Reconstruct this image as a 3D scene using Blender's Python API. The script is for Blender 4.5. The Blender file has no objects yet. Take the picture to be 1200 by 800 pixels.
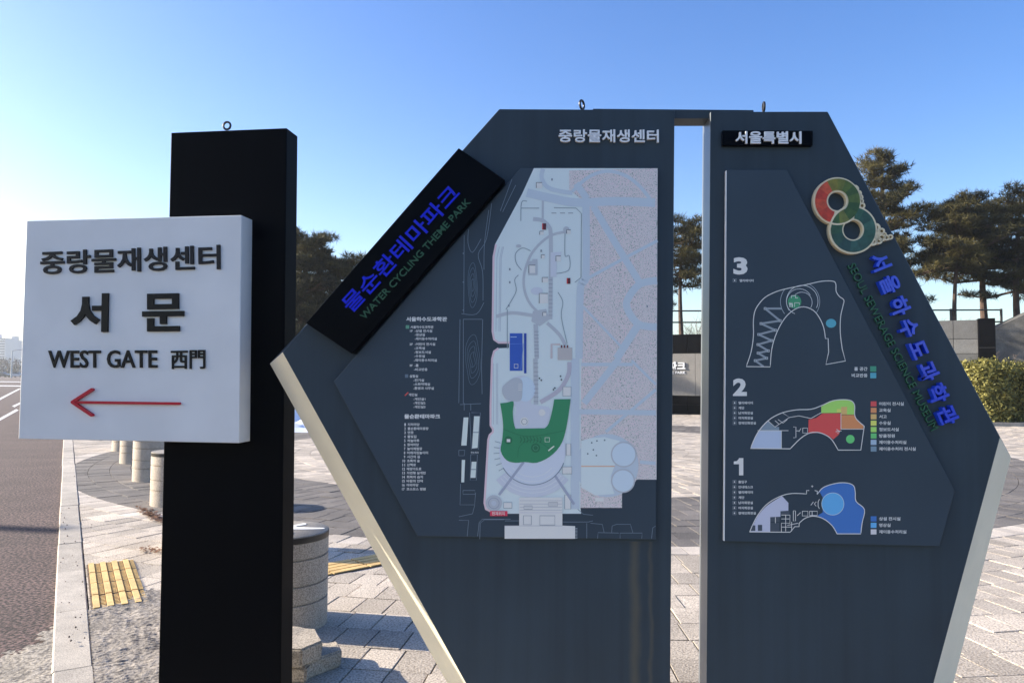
import bpy, bmesh, math, random
import numpy as np
from mathutils import Vector, Matrix, noise

scene = bpy.context.scene
col = scene.collection
R = math.radians
random.seed(7)
rng = np.random.default_rng(7)

# ------------------------------------------------------------------ camera
F = 867.0                      # focal length in photo pixels (photo is 1200 px wide)
HC = 1.40                      # camera height
PITCH = math.atan(40.0 / F)
ROLL = R(0.40)
fwd = Vector((0, math.cos(PITCH), math.sin(PITCH)))
r0 = Vector((1, 0, 0)); u0 = Vector((0, -math.sin(PITCH), math.cos(PITCH)))
cright = r0 * math.cos(ROLL) + u0 * math.sin(ROLL)
cup = -r0 * math.sin(ROLL) + u0 * math.cos(ROLL)
EYE = Vector((0, 0, HC))
cd = bpy.data.cameras.new('camera'); cam = bpy.data.objects.new('camera', cd); col.objects.link(cam)
cd.sensor_width = 36.0; cd.lens = 36.0 * F / 1200.0; cd.clip_start = 0.05; cd.clip_end = 6000
m = Matrix.Identity(4)
for i in range(3):
    m[i][0] = cright[i]; m[i][1] = cup[i]; m[i][2] = -fwd[i]; m[i][3] = EYE[i]
cam.matrix_world = m
scene.camera = cam

# ------------------------------------------------------------------ sky, sun, exposure
SUN_BEHIND = 10.0              # degrees the sun stands behind the picture plane, to the left
SUN_EL = 21.0
sdir = Vector((-math.cos(R(SUN_BEHIND)) * math.cos(R(SUN_EL)), math.sin(R(SUN_BEHIND)) * math.cos(R(SUN_EL)), math.sin(R(SUN_EL))))
world = bpy.data.worlds.new('World'); scene.world = world; world.use_nodes = True
wn = world.node_tree.nodes; wl = world.node_tree.links
sky = wn.new('ShaderNodeTexSky'); sky.sky_type = 'NISHITA'; sky.sun_disc = False
sky.sun_elevation = R(SUN_EL); sky.sun_rotation = math.atan2(sdir.x, sdir.y) % (2 * math.pi)
sky.air_density = 1.0; sky.dust_density = 0.9; sky.ozone_density = 1.6; sky.altitude = 0
hs = wn.new('ShaderNodeHueSaturation'); hs.inputs['Hue'].default_value = 0.516; hs.inputs['Saturation'].default_value = 1.38; wl.new(sky.outputs[0], hs.inputs['Color'])
bg = wn['Background']; wl.new(hs.outputs[0], bg.inputs[0]); bg.inputs[1].default_value = 0.108
sl = bpy.data.lights.new('sun', 'SUN'); sl.energy = 5.0; sl.angle = R(0.53); sl.color = (1.0, 0.90, 0.76)
so = bpy.data.objects.new('sun', sl); col.objects.link(so)
so.rotation_euler = sdir.to_track_quat('Z', 'Y').to_euler(); so.location = (-30, 8, 20)
scene.view_settings.view_transform = 'Standard'; scene.view_settings.look = 'None'
scene.view_settings.exposure = 1.38; scene.view_settings.gamma = 1.0
scene.view_settings.use_curve_mapping = False

# ------------------------------------------------------------------ pixel -> point
def ray(px, py):
    return fwd * F + cright * (px - 600) - cup * (py - 400)
class Plane:
    def __init__(s, o, n): s.o = Vector(o); s.n = Vector(n).normalized()
    def hit(s, px, py):
        d = ray(px, py); t = (s.o - EYE).dot(s.n) / d.dot(s.n); return EYE + d * t
    def back(s, d): return Plane(s.o - s.n * d, s.n)
GROUND = Plane((0, 0, 0), (0, 0, 1))
def gnd(px, py, z=0.0): return Plane((0, 0, z), (0, 0, 1)).hit(px, py)
def at(px, py, depth):
    d = ray(px, py); return EYE + d * (depth / d.y)
def project(p):
    d = Vector(p) - EYE; z = d.dot(fwd)
    return 600 + F * d.dot(cright) / z, 400 - F * d.dot(cup) / z

# ------------------------------------------------------------------ materials
def lin(c): return tuple(((v / 255) / 12.92 if v / 255 <= 0.04045 else ((v / 255 + 0.055) / 1.055) ** 2.4) for v in c)
MATS = {}
def mat(name, color, rough=0.6, metal=0.0, noise_amt=0.0, nscale=8.0, bump=0.0, bscale=40.0, spec=0.5, coat=0.0):
    if name in MATS: return MATS[name]
    m = bpy.data.materials.new(name); m.use_nodes = True; MATS[name] = m
    nt = m.node_tree; n = nt.nodes; l = nt.links; p = n['Principled BSDF']
    p.inputs['Base Color'].default_value = (*color, 1); p.inputs['Roughness'].default_value = rough
    p.inputs['Metallic'].default_value = metal; p.inputs['Specular IOR Level'].default_value = spec
    p.inputs['Coat Weight'].default_value = coat
    if noise_amt or bump:
        tc = n.new('ShaderNodeNewGeometry')
    if noise_amt:
        t = n.new('ShaderNodeTexNoise'); t.inputs['Scale'].default_value = nscale; t.inputs['Detail'].default_value = 6
        l.new(tc.outputs['Position'], t.inputs['Vector'])
        mr = n.new('ShaderNodeMapRange'); mr.inputs[1].default_value = 0.3; mr.inputs[2].default_value = 0.7
        mr.inputs[3].default_value = 1 - noise_amt; mr.inputs[4].default_value = 1 + noise_amt
        l.new(t.outputs[0], mr.inputs[0])
        mx = n.new('ShaderNodeMix'); mx.data_type = 'RGBA'; mx.blend_type = 'MULTIPLY'; mx.inputs[0].default_value = 1
        mx.inputs[6].default_value = (*color, 1); l.new(mr.outputs[0], mx.inputs[7]); l.new(mx.outputs[2], p.inputs['Base Color'])
    if bump:
        t2 = n.new('ShaderNodeTexNoise'); t2.inputs['Scale'].default_value = bscale; t2.inputs['Detail'].default_value = 5
        l.new(tc.outputs['Position'], t2.inputs['Vector'])
        b = n.new('ShaderNodeBump'); b.inputs['Strength'].default_value = bump; b.inputs['Distance'].default_value = 0.01
        l.new(t2.outputs[0], b.inputs['Height']); l.new(b.outputs[0], p.inputs['Normal'])
    return m

def slate_mat(name, color, rough=0.42, streak=0.12):
    """painted sheet metal: faint vertical rain streaks and dust"""
    m = mat(name, color, rough); nt = m.node_tree; n = nt.nodes; l = nt.links; p = n['Principled BSDF']
    g = n.new('ShaderNodeNewGeometry'); mp = n.new('ShaderNodeMapping'); mp.inputs['Scale'].default_value = (26, 26, 0.8)
    l.new(g.outputs['Position'], mp.inputs[0])
    t = n.new('ShaderNodeTexNoise'); t.inputs['Scale'].default_value = 1; t.inputs['Detail'].default_value = 7
    l.new(mp.outputs[0], t.inputs['Vector'])
    t2 = n.new('ShaderNodeTexNoise'); t2.inputs['Scale'].default_value = 2.3; t2.inputs['Detail'].default_value = 5
    l.new(g.outputs['Position'], t2.inputs['Vector'])
    ad = n.new('ShaderNodeMath'); ad.operation = 'ADD'; l.new(t.outputs[0], ad.inputs[0]); l.new(t2.outputs[0], ad.inputs[1])
    mr = n.new('ShaderNodeMapRange'); mr.inputs[1].default_value = 0.7; mr.inputs[2].default_value = 1.35
    mr.inputs[3].default_value = 1 - streak; mr.inputs[4].default_value = 1 + streak
    l.new(ad.outputs[0], mr.inputs[0])
    mx = n.new('ShaderNodeMix'); mx.data_type = 'RGBA'; mx.blend_type = 'MULTIPLY'; mx.inputs[0].default_value = 1
    mx.inputs[6].default_value = (*color, 1); l.new(mr.outputs[0], mx.inputs[7]); l.new(mx.outputs[2], p.inputs['Base Color'])
    mr2 = n.new('ShaderNodeMapRange'); mr2.inputs[3].default_value = rough - 0.08; mr2.inputs[4].default_value = rough + 0.12
    l.new(t2.outputs[0], mr2.inputs[0]); l.new(mr2.outputs[0], p.inputs['Roughness'])
    return m

def granite(name, c1, c2, fine=220.0, rough=0.75, bump=0.25, tone=None, tone_amt=0.16, dirt=0.12, dirt_scale=0.7, ramp=(0.36, 0.6)):
    """speckled stone; tone = None | 'object' | 'attr' gives each piece a shade of its own"""
    m = mat(name, c1, rough); nt = m.node_tree; n = nt.nodes; l = nt.links; p = n['Principled BSDF']
    g = n.new('ShaderNodeNewGeometry')
    t = n.new('ShaderNodeTexNoise'); t.inputs['Scale'].default_value = fine; t.inputs['Detail'].default_value = 3
    l.new(g.outputs['Position'], t.inputs['Vector'])
    cr = n.new('ShaderNodeValToRGB'); cr.color_ramp.elements[0].position = ramp[0]; cr.color_ramp.elements[1].position = ramp[1]
    cr.color_ramp.elements[0].color = (*c2, 1); cr.color_ramp.elements[1].color = (*c1, 1)
    l.new(t.outputs[0], cr.inputs[0])
    t2 = n.new('ShaderNodeTexNoise'); t2.inputs['Scale'].default_value = dirt_scale; t2.inputs['Detail'].default_value = 8
    t2.inputs['Roughness'].default_value = 0.65
    l.new(g.outputs['Position'], t2.inputs['Vector'])
    mr = n.new('ShaderNodeMapRange'); mr.inputs[1].default_value = 0.3; mr.inputs[2].default_value = 0.7
    mr.inputs[3].default_value = 1 - dirt; mr.inputs[4].default_value = 1 + dirt * 0.7
    l.new(t2.outputs[0], mr.inputs[0]); val = mr.outputs[0]
    if tone:
        if tone == 'object':
            oi = n.new('ShaderNodeObjectInfo'); src = oi.outputs['Random']
        else:
            oi = n.new('ShaderNodeAttribute'); oi.attribute_name = 'tone'; src = oi.outputs['Fac']
        m2 = n.new('ShaderNodeMapRange'); m2.inputs[3].default_value = 1 - tone_amt; m2.inputs[4].default_value = 1 + tone_amt * 0.6
        l.new(src, m2.inputs[0])
        mu = n.new('ShaderNodeMath'); mu.operation = 'MULTIPLY'; l.new(val, mu.inputs[0]); l.new(m2.outputs[0], mu.inputs[1]); val = mu.outputs[0]
    mx = n.new('ShaderNodeMix'); mx.data_type = 'RGBA'; mx.blend_type = 'MULTIPLY'; mx.inputs[0].default_value = 1
    l.new(cr.outputs[0], mx.inputs[6]); l.new(val, mx.inputs[7]); l.new(mx.outputs[2], p.inputs['Base Color'])
    b = n.new('ShaderNodeBump'); b.inputs['Strength'].default_value = bump; b.inputs['Distance'].default_value = 0.006
    l.new(t.outputs[0], b.inputs['Height']); l.new(b.outputs[0], p.inputs['Normal'])
    return m

def foliage(name, dark, light, trans=0.25):
    m = mat(name, light, 0.65, spec=0.25); nt = m.node_tree; n = nt.nodes; l = nt.links; p = n['Principled BSDF']
    a = n.new('ShaderNodeAttribute'); a.attribute_name = 'tone'
    cr = n.new('ShaderNodeValToRGB'); cr.color_ramp.elements[0].color = (*dark, 1); cr.color_ramp.elements[1].color = (*light, 1)
    l.new(a.outputs['Fac'], cr.inputs[0]); l.new(cr.outputs[0], p.inputs['Base Color'])
    tr = n.new('ShaderNodeBsdfTranslucent'); l.new(cr.outputs[0], tr.inputs[0])
    ms = n.new('ShaderNodeMixShader'); ms.inputs[0].default_value = trans
    l.new(p.outputs[0], ms.inputs[1]); l.new(tr.outputs[0], ms.inputs[2])
    l.new(ms.outputs[0], n['Material Output'].inputs['Surface'])
    return m

# ------------------------------------------------------------------ mesh helpers
class MB:
    """collects faces; build() links them as ONE mesh object"""
    def __init__(s): s.v = []; s.f = []; s.mi = []; s.tone = []
    def add(s, verts, faces, mi=0, tone=0.5):
        b = len(s.v); s.v += [tuple(v) for v in verts]
        for f in faces: s.f.append(tuple(b + i for i in f)); s.mi.append(mi); s.tone.append(tone)
    def box(s, o, ex, ey, ez, mi=0, tone=0.5):
        o, ex, ey, ez = map(Vector, (o, ex, ey, ez))
        v = [o, o + ex, o + ex + ey, o + ey, o + ez, o + ex + ez, o + ex + ey + ez, o + ey + ez]
        s.add(v, [(0, 3, 2, 1), (4, 5, 6, 7), (0, 1, 5, 4), (1, 2, 6, 5), (2, 3, 7, 6), (3, 0, 4, 7)], mi, tone)
    def cbox(s, c, sx, sy, sz, mi=0):
        s.box((c[0] - sx / 2, c[1] - sy / 2, c[2] - sz / 2), (sx, 0, 0), (0, sy, 0), (0, 0, sz), mi)
    def prism(s, front, back, mi=0, side_mi=None, back_mi=None):
        n = len(front); b = len(s.v); s.v += [tuple(p) for p in front] + [tuple(p) for p in back]
        s.f.append(tuple(b + i for i in range(n))); s.mi.append(mi); s.tone.append(.5)
        s.f.append(tuple(b + n + i for i in reversed(range(n)))); s.mi.append(mi if back_mi is None else back_mi); s.tone.append(.5)
        for i in range(n):
            j = (i + 1) % n
            s.f.append((b + i, b + n + i, b + n + j, b + j))
            s.mi.append(mi if side_mi is None else (side_mi[i] if isinstance(side_mi, (list, tuple)) else side_mi)); s.tone.append(.5)
    def tube(s, pts, rads, n=8, mi=0, tone=0.5, cap=True):
        pts = [Vector(p) for p in pts]; b0 = len(s.v); prev = None
        for i, p in enumerate(pts):
            d = (pts[min(i + 1, len(pts) - 1)] - pts[max(i - 1, 0)]).normalized()
            a = d.orthogonal().normalized() if prev is None else (prev - d * prev.dot(d)).normalized()
            prev = a; c = d.cross(a)
            for k in range(n):
                t = 2 * math.pi * k / n
                s.v.append(tuple(p + (a * math.cos(t) + c * math.sin(t)) * rads[i]))
        for i in range(len(pts) - 1):
            for k in range(n):
                q = b0 + i * n; k2 = (k + 1) % n
                s.f.append((q + k, q + k2, q + n + k2, q + n + k)); s.mi.append(mi); s.tone.append(tone)
        if cap:
            s.f.append(tuple(b0 + k for k in reversed(range(n)))); s.mi.append(mi); s.tone.append(tone)
            q = b0 + (len(pts) - 1) * n
            s.f.append(tuple(q + k for k in range(n))); s.mi.append(mi); s.tone.append(tone)
    def lathe(s, c, prof, n=40, mi=0):
        """prof: list of (radius, z) from bottom to top, closed with caps"""
        b0 = len(s.v); c = Vector(c)
        for r, z in prof:
            for k in range(n):
                t = 2 * math.pi * k / n; s.v.append((c.x + r * math.cos(t), c.y + r * math.sin(t), c.z + z))
        for i in range(len(prof) - 1):
            for k in range(n):
                q = b0 + i * n; k2 = (k + 1) % n
                s.f.append((q + k, q + k2, q + n + k2, q + n + k)); s.mi.append(mi); s.tone.append(.5)
        s.f.append(tuple(b0 + k for k in reversed(range(n)))); s.mi.append(mi); s.tone.append(.5)
        q = b0 + (len(prof) - 1) * n
        s.f.append(tuple(q + k for k in range(n))); s.mi.append(mi); s.tone.append(.5)
    def mesh(s, name, mats, origin=(0, 0, 0), tone=False, smooth=False):
        me = bpy.data.meshes.new(name); o = origin
        me.from_pydata([(v[0] - o[0], v[1] - o[1], v[2] - o[2]) for v in s.v], [], s.f)
        for m in (mats if isinstance(mats, (list, tuple)) else [mats]): me.materials.append(m)
        me.polygons.foreach_set('material_index', s.mi)
        if smooth: me.polygons.foreach_set('use_smooth', [True] * len(s.f))
        if tone:
            a = me.attributes.new('tone', 'FLOAT', 'FACE'); a.data.foreach_set('value', s.tone)
        me.update(); return me
    def build(s, name, mats, parent=None, smooth=False, tone=False, fixn=False, origin=None):
        wo = world_loc(parent) if origin is None else Vector(origin)
        me = s.mesh(name, mats, wo, tone, smooth)
        if fixn:
            bm = bmesh.new(); bm.from_mesh(me); bmesh.ops.recalc_face_normals(bm, faces=bm.faces); bm.to_mesh(me); bm.free()
        if smooth and hasattr(me, 'set_sharp_from_angle'): me.set_sharp_from_angle(angle=R(38))
        return link(name, me, parent, wo if parent is None else None)

def world_loc(o):
    v = Vector((0, 0, 0))
    while o is not None: v = v + o.location; o = o.parent
    return v
def link(name, me, parent=None, loc=None):
    o = bpy.data.objects.new(name, me); col.objects.link(o)
    if parent is not None: o.parent = parent
    if loc is not None: o.location = loc
    return o
def tag(o, label=None, cat=None, group=None, kind=None):
    if label: o['label'] = label
    if cat: o['category'] = cat
    if group: o['group'] = group
    if kind: o['kind'] = kind
    return o
def empty(name, loc, label=None, cat=None, group=None):
    o = bpy.data.objects.new(name, None); col.objects.link(o); o.location = loc; o.empty_display_size = 0.2
    return tag(o, label, cat, group)

def smooth_line(pts, k=6, closed=False):
    P = [Vector((*p, 0)) if len(p) == 2 else Vector(p) for p in pts]; out = []; n = len(P)
    for i in range(n if closed else n - 1):
        if closed: a, b, c, d = P[i - 1], P[i], P[(i + 1) % n], P[(i + 2) % n]
        else: a, b, c, d = P[max(i - 1, 0)], P[i], P[i + 1], P[min(i + 2, n - 1)]
        for j in range(k):
            t = j / k
            out.append(0.5 * ((2 * b) + (c - a) * t + (2 * a - 5 * b + 4 * c - d) * t * t + (3 * b - a - 3 * c + d) * t ** 3))
    if not closed: out.append(P[-1])
    return [(p.x, p.y) for p in out]

# text: the interface font with its Korean and Chinese fallback, turned into mesh
_tc = {}
def glyphs(s, off, ext):
    key = (s, off, ext)
    if key in _tc: return _tc[key]
    cu = bpy.data.curves.new('lettering', 'FONT'); cu.body = s; cu.offset = off; cu.extrude = 0.5 if ext else 0.0
    cu.resolution_u = 3; cu.fill_mode = 'BOTH' if ext else 'FRONT'
    ob = bpy.data.objects.new('lettering', cu)
    me = bpy.data.meshes.new_from_object(ob)
    v = np.zeros(len(me.vertices) * 3); me.vertices.foreach_get('co', v); v = v.reshape(-1, 3)
    f = [tuple(p.vertices) for p in me.polygons]
    bpy.data.objects.remove(ob); bpy.data.curves.remove(cu); bpy.data.meshes.remove(me)
    _tc[key] = (v, f); return v, f
def text_affine(s, O, U, V, N, depth, off, mb, mi=0, chars=None):
    """maps the string's bounding box onto origin O, width vector U, height vector V; depth along N"""
    v, f = glyphs(s, off, depth > 0)
    if not len(v): return
    lo = v.min(0); hi = v.max(0)
    w = max(hi[0] - lo[0], 1e-6); h = max(hi[1] - lo[1], 1e-6)
    pts = []
    for p in v:
        a = (p[0] - lo[0]) / w; b = (p[1] - lo[1]) / h
        pts.append(O + U * a + V * b + N * (depth * (p[2] + 0.5) if depth > 0 else 0))
    mb.add(pts, f, mi)

# ================================================================== SETTING
C = Vector((0.9, 14.27, 0))            # centre of the round plaza
RW = 0.27                              # ring width
R_IN, R_OUT = 21 * RW, 30 * RW         # dark ring
dk = ray(78, 437); dk.z = 0; dk.normalize()
nk = Vector((dk.y, -dk.x, 0))          # towards the plaza
K0 = gnd(82.2, 620); K0.z = 0
KW = 0.17                              # kerb width
def kside(p): return (Vector((p[0], p[1], 0)) - K0).dot(nk)     # >0 plaza side, 0 = kerb centre line

M_ground = mat('ground_earth', (0.16, 0.13, 0.09), 0.95, noise_amt=0.3, nscale=0.4)
M_road = granite('asphalt', (0.17, 0.105, 0.092), (0.010, 0.007, 0.007), fine=48, rough=0.95, bump=1.0, dirt=0.3, dirt_scale=1.3, ramp=(0.42, 0.60))
M_kerb = granite('kerb_granite', (0.54, 0.48, 0.395), (0.30, 0.265, 0.22), fine=160, rough=0.8, bump=0.15, tone='object', tone_amt=0.16, dirt=0.25, dirt_scale=4)
M_conc = granite('rough_concrete', (0.42, 0.37, 0.30), (0.15, 0.13, 0.105), fine=60, rough=0.95, bump=1.0, dirt=0.4, dirt_scale=3.5)
M_white_line = granite('road_paint', (0.72, 0.70, 0.66), (0.5, 0.48, 0.45), fine=40, rough=0.7, bump=0.2, dirt=0.15, dirt_scale=3)
M_joint = mat('joint_sand', (0.04, 0.034, 0.028), 0.95, noise_amt=0.25, nscale=12)
PV = {}
for key, c1, c2 in (('light', (0.64, 0.555, 0.45), (0.30, 0.25, 0.195)), ('dark', (0.21, 0.185, 0.16), (0.10, 0.09, 0.08)), ('border', (0.62, 0.55, 0.46), (0.42, 0.36, 0.30))):
    for tn in ('object', 'attr'):
        PV[key, tn] = granite(key + '_paver_' + tn, c1, c2, fine=95, rough=0.85, bump=0.55, tone=tn, tone_amt=0.26, dirt=0.30, dirt_scale=1.1)

g = MB(); g.add([(-2500, -2500, -0.14), (2500, -2500, -0.14), (2500, 2500, -0.14), (-2500, 2500, -0.14)], [(0, 1, 2, 3)])
tag(g.build('ground', M_ground), kind='structure')

ROADZ = -0.022
g = MB(); a = K0 - nk * (KW / 2 - 0.01); b = K0 - nk * 17
g.add([a - dk * 20 + Vector((0, 0, ROADZ)), a + dk * 420 + Vector((0, 0, ROADZ)), b + dk * 420 + Vector((0, 0, ROADZ)), b - dk * 20 + Vector((0, 0, ROADZ))], [(0, 1, 2, 3)])
road = tag(g.build('road', M_road), kind='structure')
for nm, q in (('lane_dash', [(-12, 496), (0, 489.5), (19, 479), (22, 480.5), (4, 490.5), (-8, 497)]),
              ('lane_line', [(-12, 472), (0, 466), (12, 460), (22, 455), (25, 455.2), (15, 460.5), (4, 466.5), (-8, 473)]),
              ('stop_line', [(-20, 451.0), (28, 451.6), (28, 452.8), (-20, 452.2)]),
              ('lane_dash', [(14, 475.5), (24, 471), (26, 472), (17, 477)]),
              ('crossing_bar', [(-20, 446.4), (28, 447.0), (28, 447.8), (-20, 447.2)])):
    g = MB(); g.add([gnd(x, y, ROADZ + 0.004) for x, y in q], [tuple(range(len(q)))]); g.build(nm, M_white_line, road, fixn=True)

# kerb, one stone after another
kerb = empty('kerb', K0); kerb['kind'] = 'structure'
def kerb_mesh(L):
    g = MB(); h = KW / 2; ch = 0.008; g0 = 0.003
    prof = [(-h, -0.14), (-h, 0.006 - ch), (-h + ch, 0.006), (h - ch, 0.006), (h, 0.006 - ch), (h, -0.14)]
    A = [nk * x + dk * g0 + Vector((0, 0, z)) for x, z in prof]; B = [nk * x + dk * (L - g0) + Vector((0, 0, z)) for x, z in prof]
    g.prism(A, B)
    return g.mesh('kerb_stone', M_kerb)
km1 = kerb_mesh(1.0)
bm = bmesh.new(); bm.from_mesh(km1); bmesh.ops.recalc_face_normals(bm, faces=bm.faces); bm.to_mesh(km1); bm.free()
for i in range(-7, 42):
    o = link('kerb_stone', km1, kerb); o.location = dk * (i + 0.35) + nk * random.uniform(-.004, .004) + Vector((0, 0, random.uniform(-.003, .002)))
kmL = kerb_mesh(300.0); o = link('kerb_run', kmL, kerb); o.location = dk * 42.35

# plaza bed below the pavers
g = MB(); a = K0 + nk * (KW / 2 - 0.03)
P = [a - dk * 14, a + dk * 60, Vector((34, 60, 0)), Vector((34, -8, 0))]
g.add([(p.x, p.y, -0.02) for p in P], [(0, 3, 2, 1)])
plaza = tag(g.build('plaza_pavement', M_joint, fixn=True), kind='structure')

# concentric pavers
GAP_R, GAP_T = 0.0050, 0.0075
def paver_local(rm0, rm1, N, chamfer=True, zt=0.0):
    """paver centred on angle 0 about the plaza centre"""
    r0_, r1_ = rm0 + GAP_R / 2, rm1 - GAP_R / 2
    def corners(r0c, r1c, inset, z):
        out = []
        for r, s in ((r0c, -1), (r1c, -1), (r1c, 1), (r0c, 1)):
            hw = math.pi * r / N - GAP_T / 2 - inset
            out.append((r * 1.0, s * hw, z))
        return out
    lo = corners(r0_, r1_, 0, -0.02); md = corners(r0_, r1_, 0, zt - 0.0015); tp = corners(r0_ + .0015, r1_ - .0015, .0015, zt)
    v = lo + md + tp
    f = [(8, 9, 10, 11)]
    for i in range(4):
        j = (i + 1) % 4
        f.append((i, j, 4 + j, 4 + i)); f.append((4 + i, 4 + j, 8 + j, 8 + i))
    return v, f
def hidden(px, py):
    """behind the boards or the post as seen from the camera"""
    if py < 395: return True
    if 195 < px < 328: return True
    lx = 316 + (py - 426) * 0.556; rx = 1185 - (py - 536) * 0.256
    if py < 536: rx = 1172
    if lx + 6 < px < 784: return True
    if 823 < px < rx - 6: return True
    if px < 290 and py < 512: return True
    return False
tactile_zone = []       # filled below: list of (origin, u, v, lu, lv)
t_dir = (gnd(163.5, 649.5) - gnd(101, 656)); 
T_patch = (gnd(101.5, 656), None)
cand = []; clipped = []
for i in range(1, 88):
    rA, rB = i * RW, (i + 1) * RW; rm = (rA + rB) / 2
    N = max(8, int(round(2 * math.pi * rm / 0.19))); off = random.random()
    kind = 'light'
    if R_IN - 1e-6 <= rA < R_OUT - 1e-6: kind = 'dark'
    elif abs(rA - R_OUT) < 1e-4: kind = 'border'
    if i in (25, 28): N = int(N * 0.8)
    for k in range(N):
        th = 2 * math.pi * (k + off) / N
        x = C.x + rm * math.cos(th); y = C.y + rm * math.sin(th)
        if y < 1.2 or y > 27.5 or abs(x) > y * 0.95 + 2.2: continue
        ks = [kside((C.x + r * math.cos(th + d), C.y + r * math.sin(th + d))) for r in (rA, rB) for d in (-math.pi / N, math.pi / N)]
        if max(ks) < KW / 2 + 0.015: continue
        if min(ks) < KW / 2 + 0.004: clipped.append((i, N, th, kind, rA, rB)); continue
        px, py = project((x, y, 0))
        area = 0
        if 0 <= px <= 1200 and py <= 806 and not hidden(px, py):
            area = (F / y) ** 2 * HC / y
        cand.append((area, i, N, th, kind, rA, rB, y))
cand.sort(key=lambda t: -t[0])
pm = {}
nindiv = 0
stuff = MB()
for area, i, N, th, kind, rA, rB, y in cand:
    if area > 0 and nindiv < 300:
        key = (i, N)
        if key not in pm:
            v, f = paver_local(rA, rB, N); g = MB(); rm = (rA + rB) / 2
            g.add([(a - rm, b, c) for a, b, c in v], f); pm[key] = g.mesh('paver', PV[kind, 'object'])
        o = link('paver', pm[key], plaza); rm = (rA + rB) / 2
        o.location = (C.x + rm * math.cos(th), C.y + rm * math.sin(th), random.uniform(-.0025, .0025))
        o.rotation_euler = (random.uniform(-.008, .008), random.uniform(-.008, .008), th + random.uniform(-.006, .006)); nindiv += 1
    else:
        v, f = paver_local(rA, rB, N, zt=random.uniform(-.0025, .0025)); c, s = math.cos(th), math.sin(th)
        if y > 10: f = f[:1] + f[1::2] if False else f
        stuff.add([(C.x + a * c - b * s, C.y + a * s + b * c, z) for a, b, z in v], f, {'light': 0, 'dark': 1, 'border': 2}[kind], random.random())
for i, N, th, kind, rA, rB in clipped:          # cut pieces along the kerb
    v, f = paver_local(rA, rB, N); c, s = math.cos(th), math.sin(th)
    Q = [Vector((C.x + a * c - b * s, C.y + a * s + b * c, 0)) for a, b, z in v[8:12]]; out = []
    for a, b in zip(Q, Q[1:] + Q[:1]):
        ka, kb = kside(a) - KW / 2 - .004, kside(b) - KW / 2 - .004
        if ka >= 0: out.append(a)
        if (ka >= 0) != (kb >= 0): out.append(a.lerp(b, ka / (ka - kb)))
    if len(out) > 2:
        n_ = len(out); zt = Vector((0, 0, random.uniform(-.002, .002))); zb0 = Vector((0, 0, -.02))
        stuff.add([p + zt for p in out] + [p + zb0 for p in out], [tuple(range(n_))] + [(k, n_ + k, n_ + (k + 1) % n_, (k + 1) % n_) for k in range(n_)], {'light': 0, 'dark': 1, 'border': 2}[kind], random.random())
tag(stuff.build('paver_field', [PV['light', 'attr'], PV['dark', 'attr'], PV['border', 'attr']], plaza, tone=True), kind='stuff')

# tactile paving
M_tact = granite('tactile_yellow', (0.74, 0.50, 0.20), (0.60, 0.40, 0.15), fine=150, rough=0.75, bump=0.2, tone='object', tone_amt=0.12, dirt=0.25, dirt_scale=9)
M_tact2 = granite('tactile_gap_shade', (0.13, 0.085, 0.045), (0.07, 0.045, 0.028), fine=150, rough=0.85, bump=0.3, dirt=0.3, dirt_scale=9)  # dark tile base: shade between the ribs and bars painted into the colour
def tactile(O, U, V, nu, nv, z=0.004):
    """tiles laid from O along unit U (across) and V (along), flat raised strips along V and short ribs between them"""
    T = 0.30
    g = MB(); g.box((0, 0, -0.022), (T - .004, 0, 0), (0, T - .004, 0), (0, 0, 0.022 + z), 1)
    for k in range(4):
        x = 0.012 + k * 0.074
        g.box((x, .006, z - .001), (0.034, 0, 0), (0, T - .016, 0), (0, 0, 0.010), 0)
        for q in range(9):
            g.box((x + 0.038, .012 + q * 0.0315, z - .001), (0.030, 0, 0), (0, 0.012, 0), (0, 0, 0.0048), 0)
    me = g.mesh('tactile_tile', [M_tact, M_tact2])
    ang = math.atan2(U.y, U.x)
    for a in range(nu):
        for b in range(nv):
            o = link('tactile_tile', me, plaza); p = O + U * (a * T) + V * (b * T); o.location = (p.x, p.y, random.uniform(0, .002)); o.rotation_euler = (0, 0, ang)
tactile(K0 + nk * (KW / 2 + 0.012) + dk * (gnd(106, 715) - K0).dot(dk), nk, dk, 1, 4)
p1 = gnd(345, 683); p2 = gnd(484, 655); uu = (p2 - p1); L2 = uu.length; uu.normalize(); vv = Vector((-uu.y, uu.x, 0))
def tactile_bars(O, U, V, n):
    T = 0.30
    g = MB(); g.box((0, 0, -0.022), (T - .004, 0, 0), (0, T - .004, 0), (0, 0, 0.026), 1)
    for k in range(4): g.box((.008, .012 + k * .074, .003), (T - .02, 0, 0), (0, .058, 0), (0, 0, .008), 0)
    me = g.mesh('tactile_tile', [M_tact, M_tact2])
    for a in range(n):
        o = link('tactile_tile', me, plaza); p = O + U * (a * T); o.location = (p.x, p.y, random.uniform(0, .002)); o.rotation_euler = (0, 0, math.atan2(U.y, U.x))
tactile_bars(p1 - uu * 0.3, uu, vv, int(L2 / 0.3) + 5)

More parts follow.
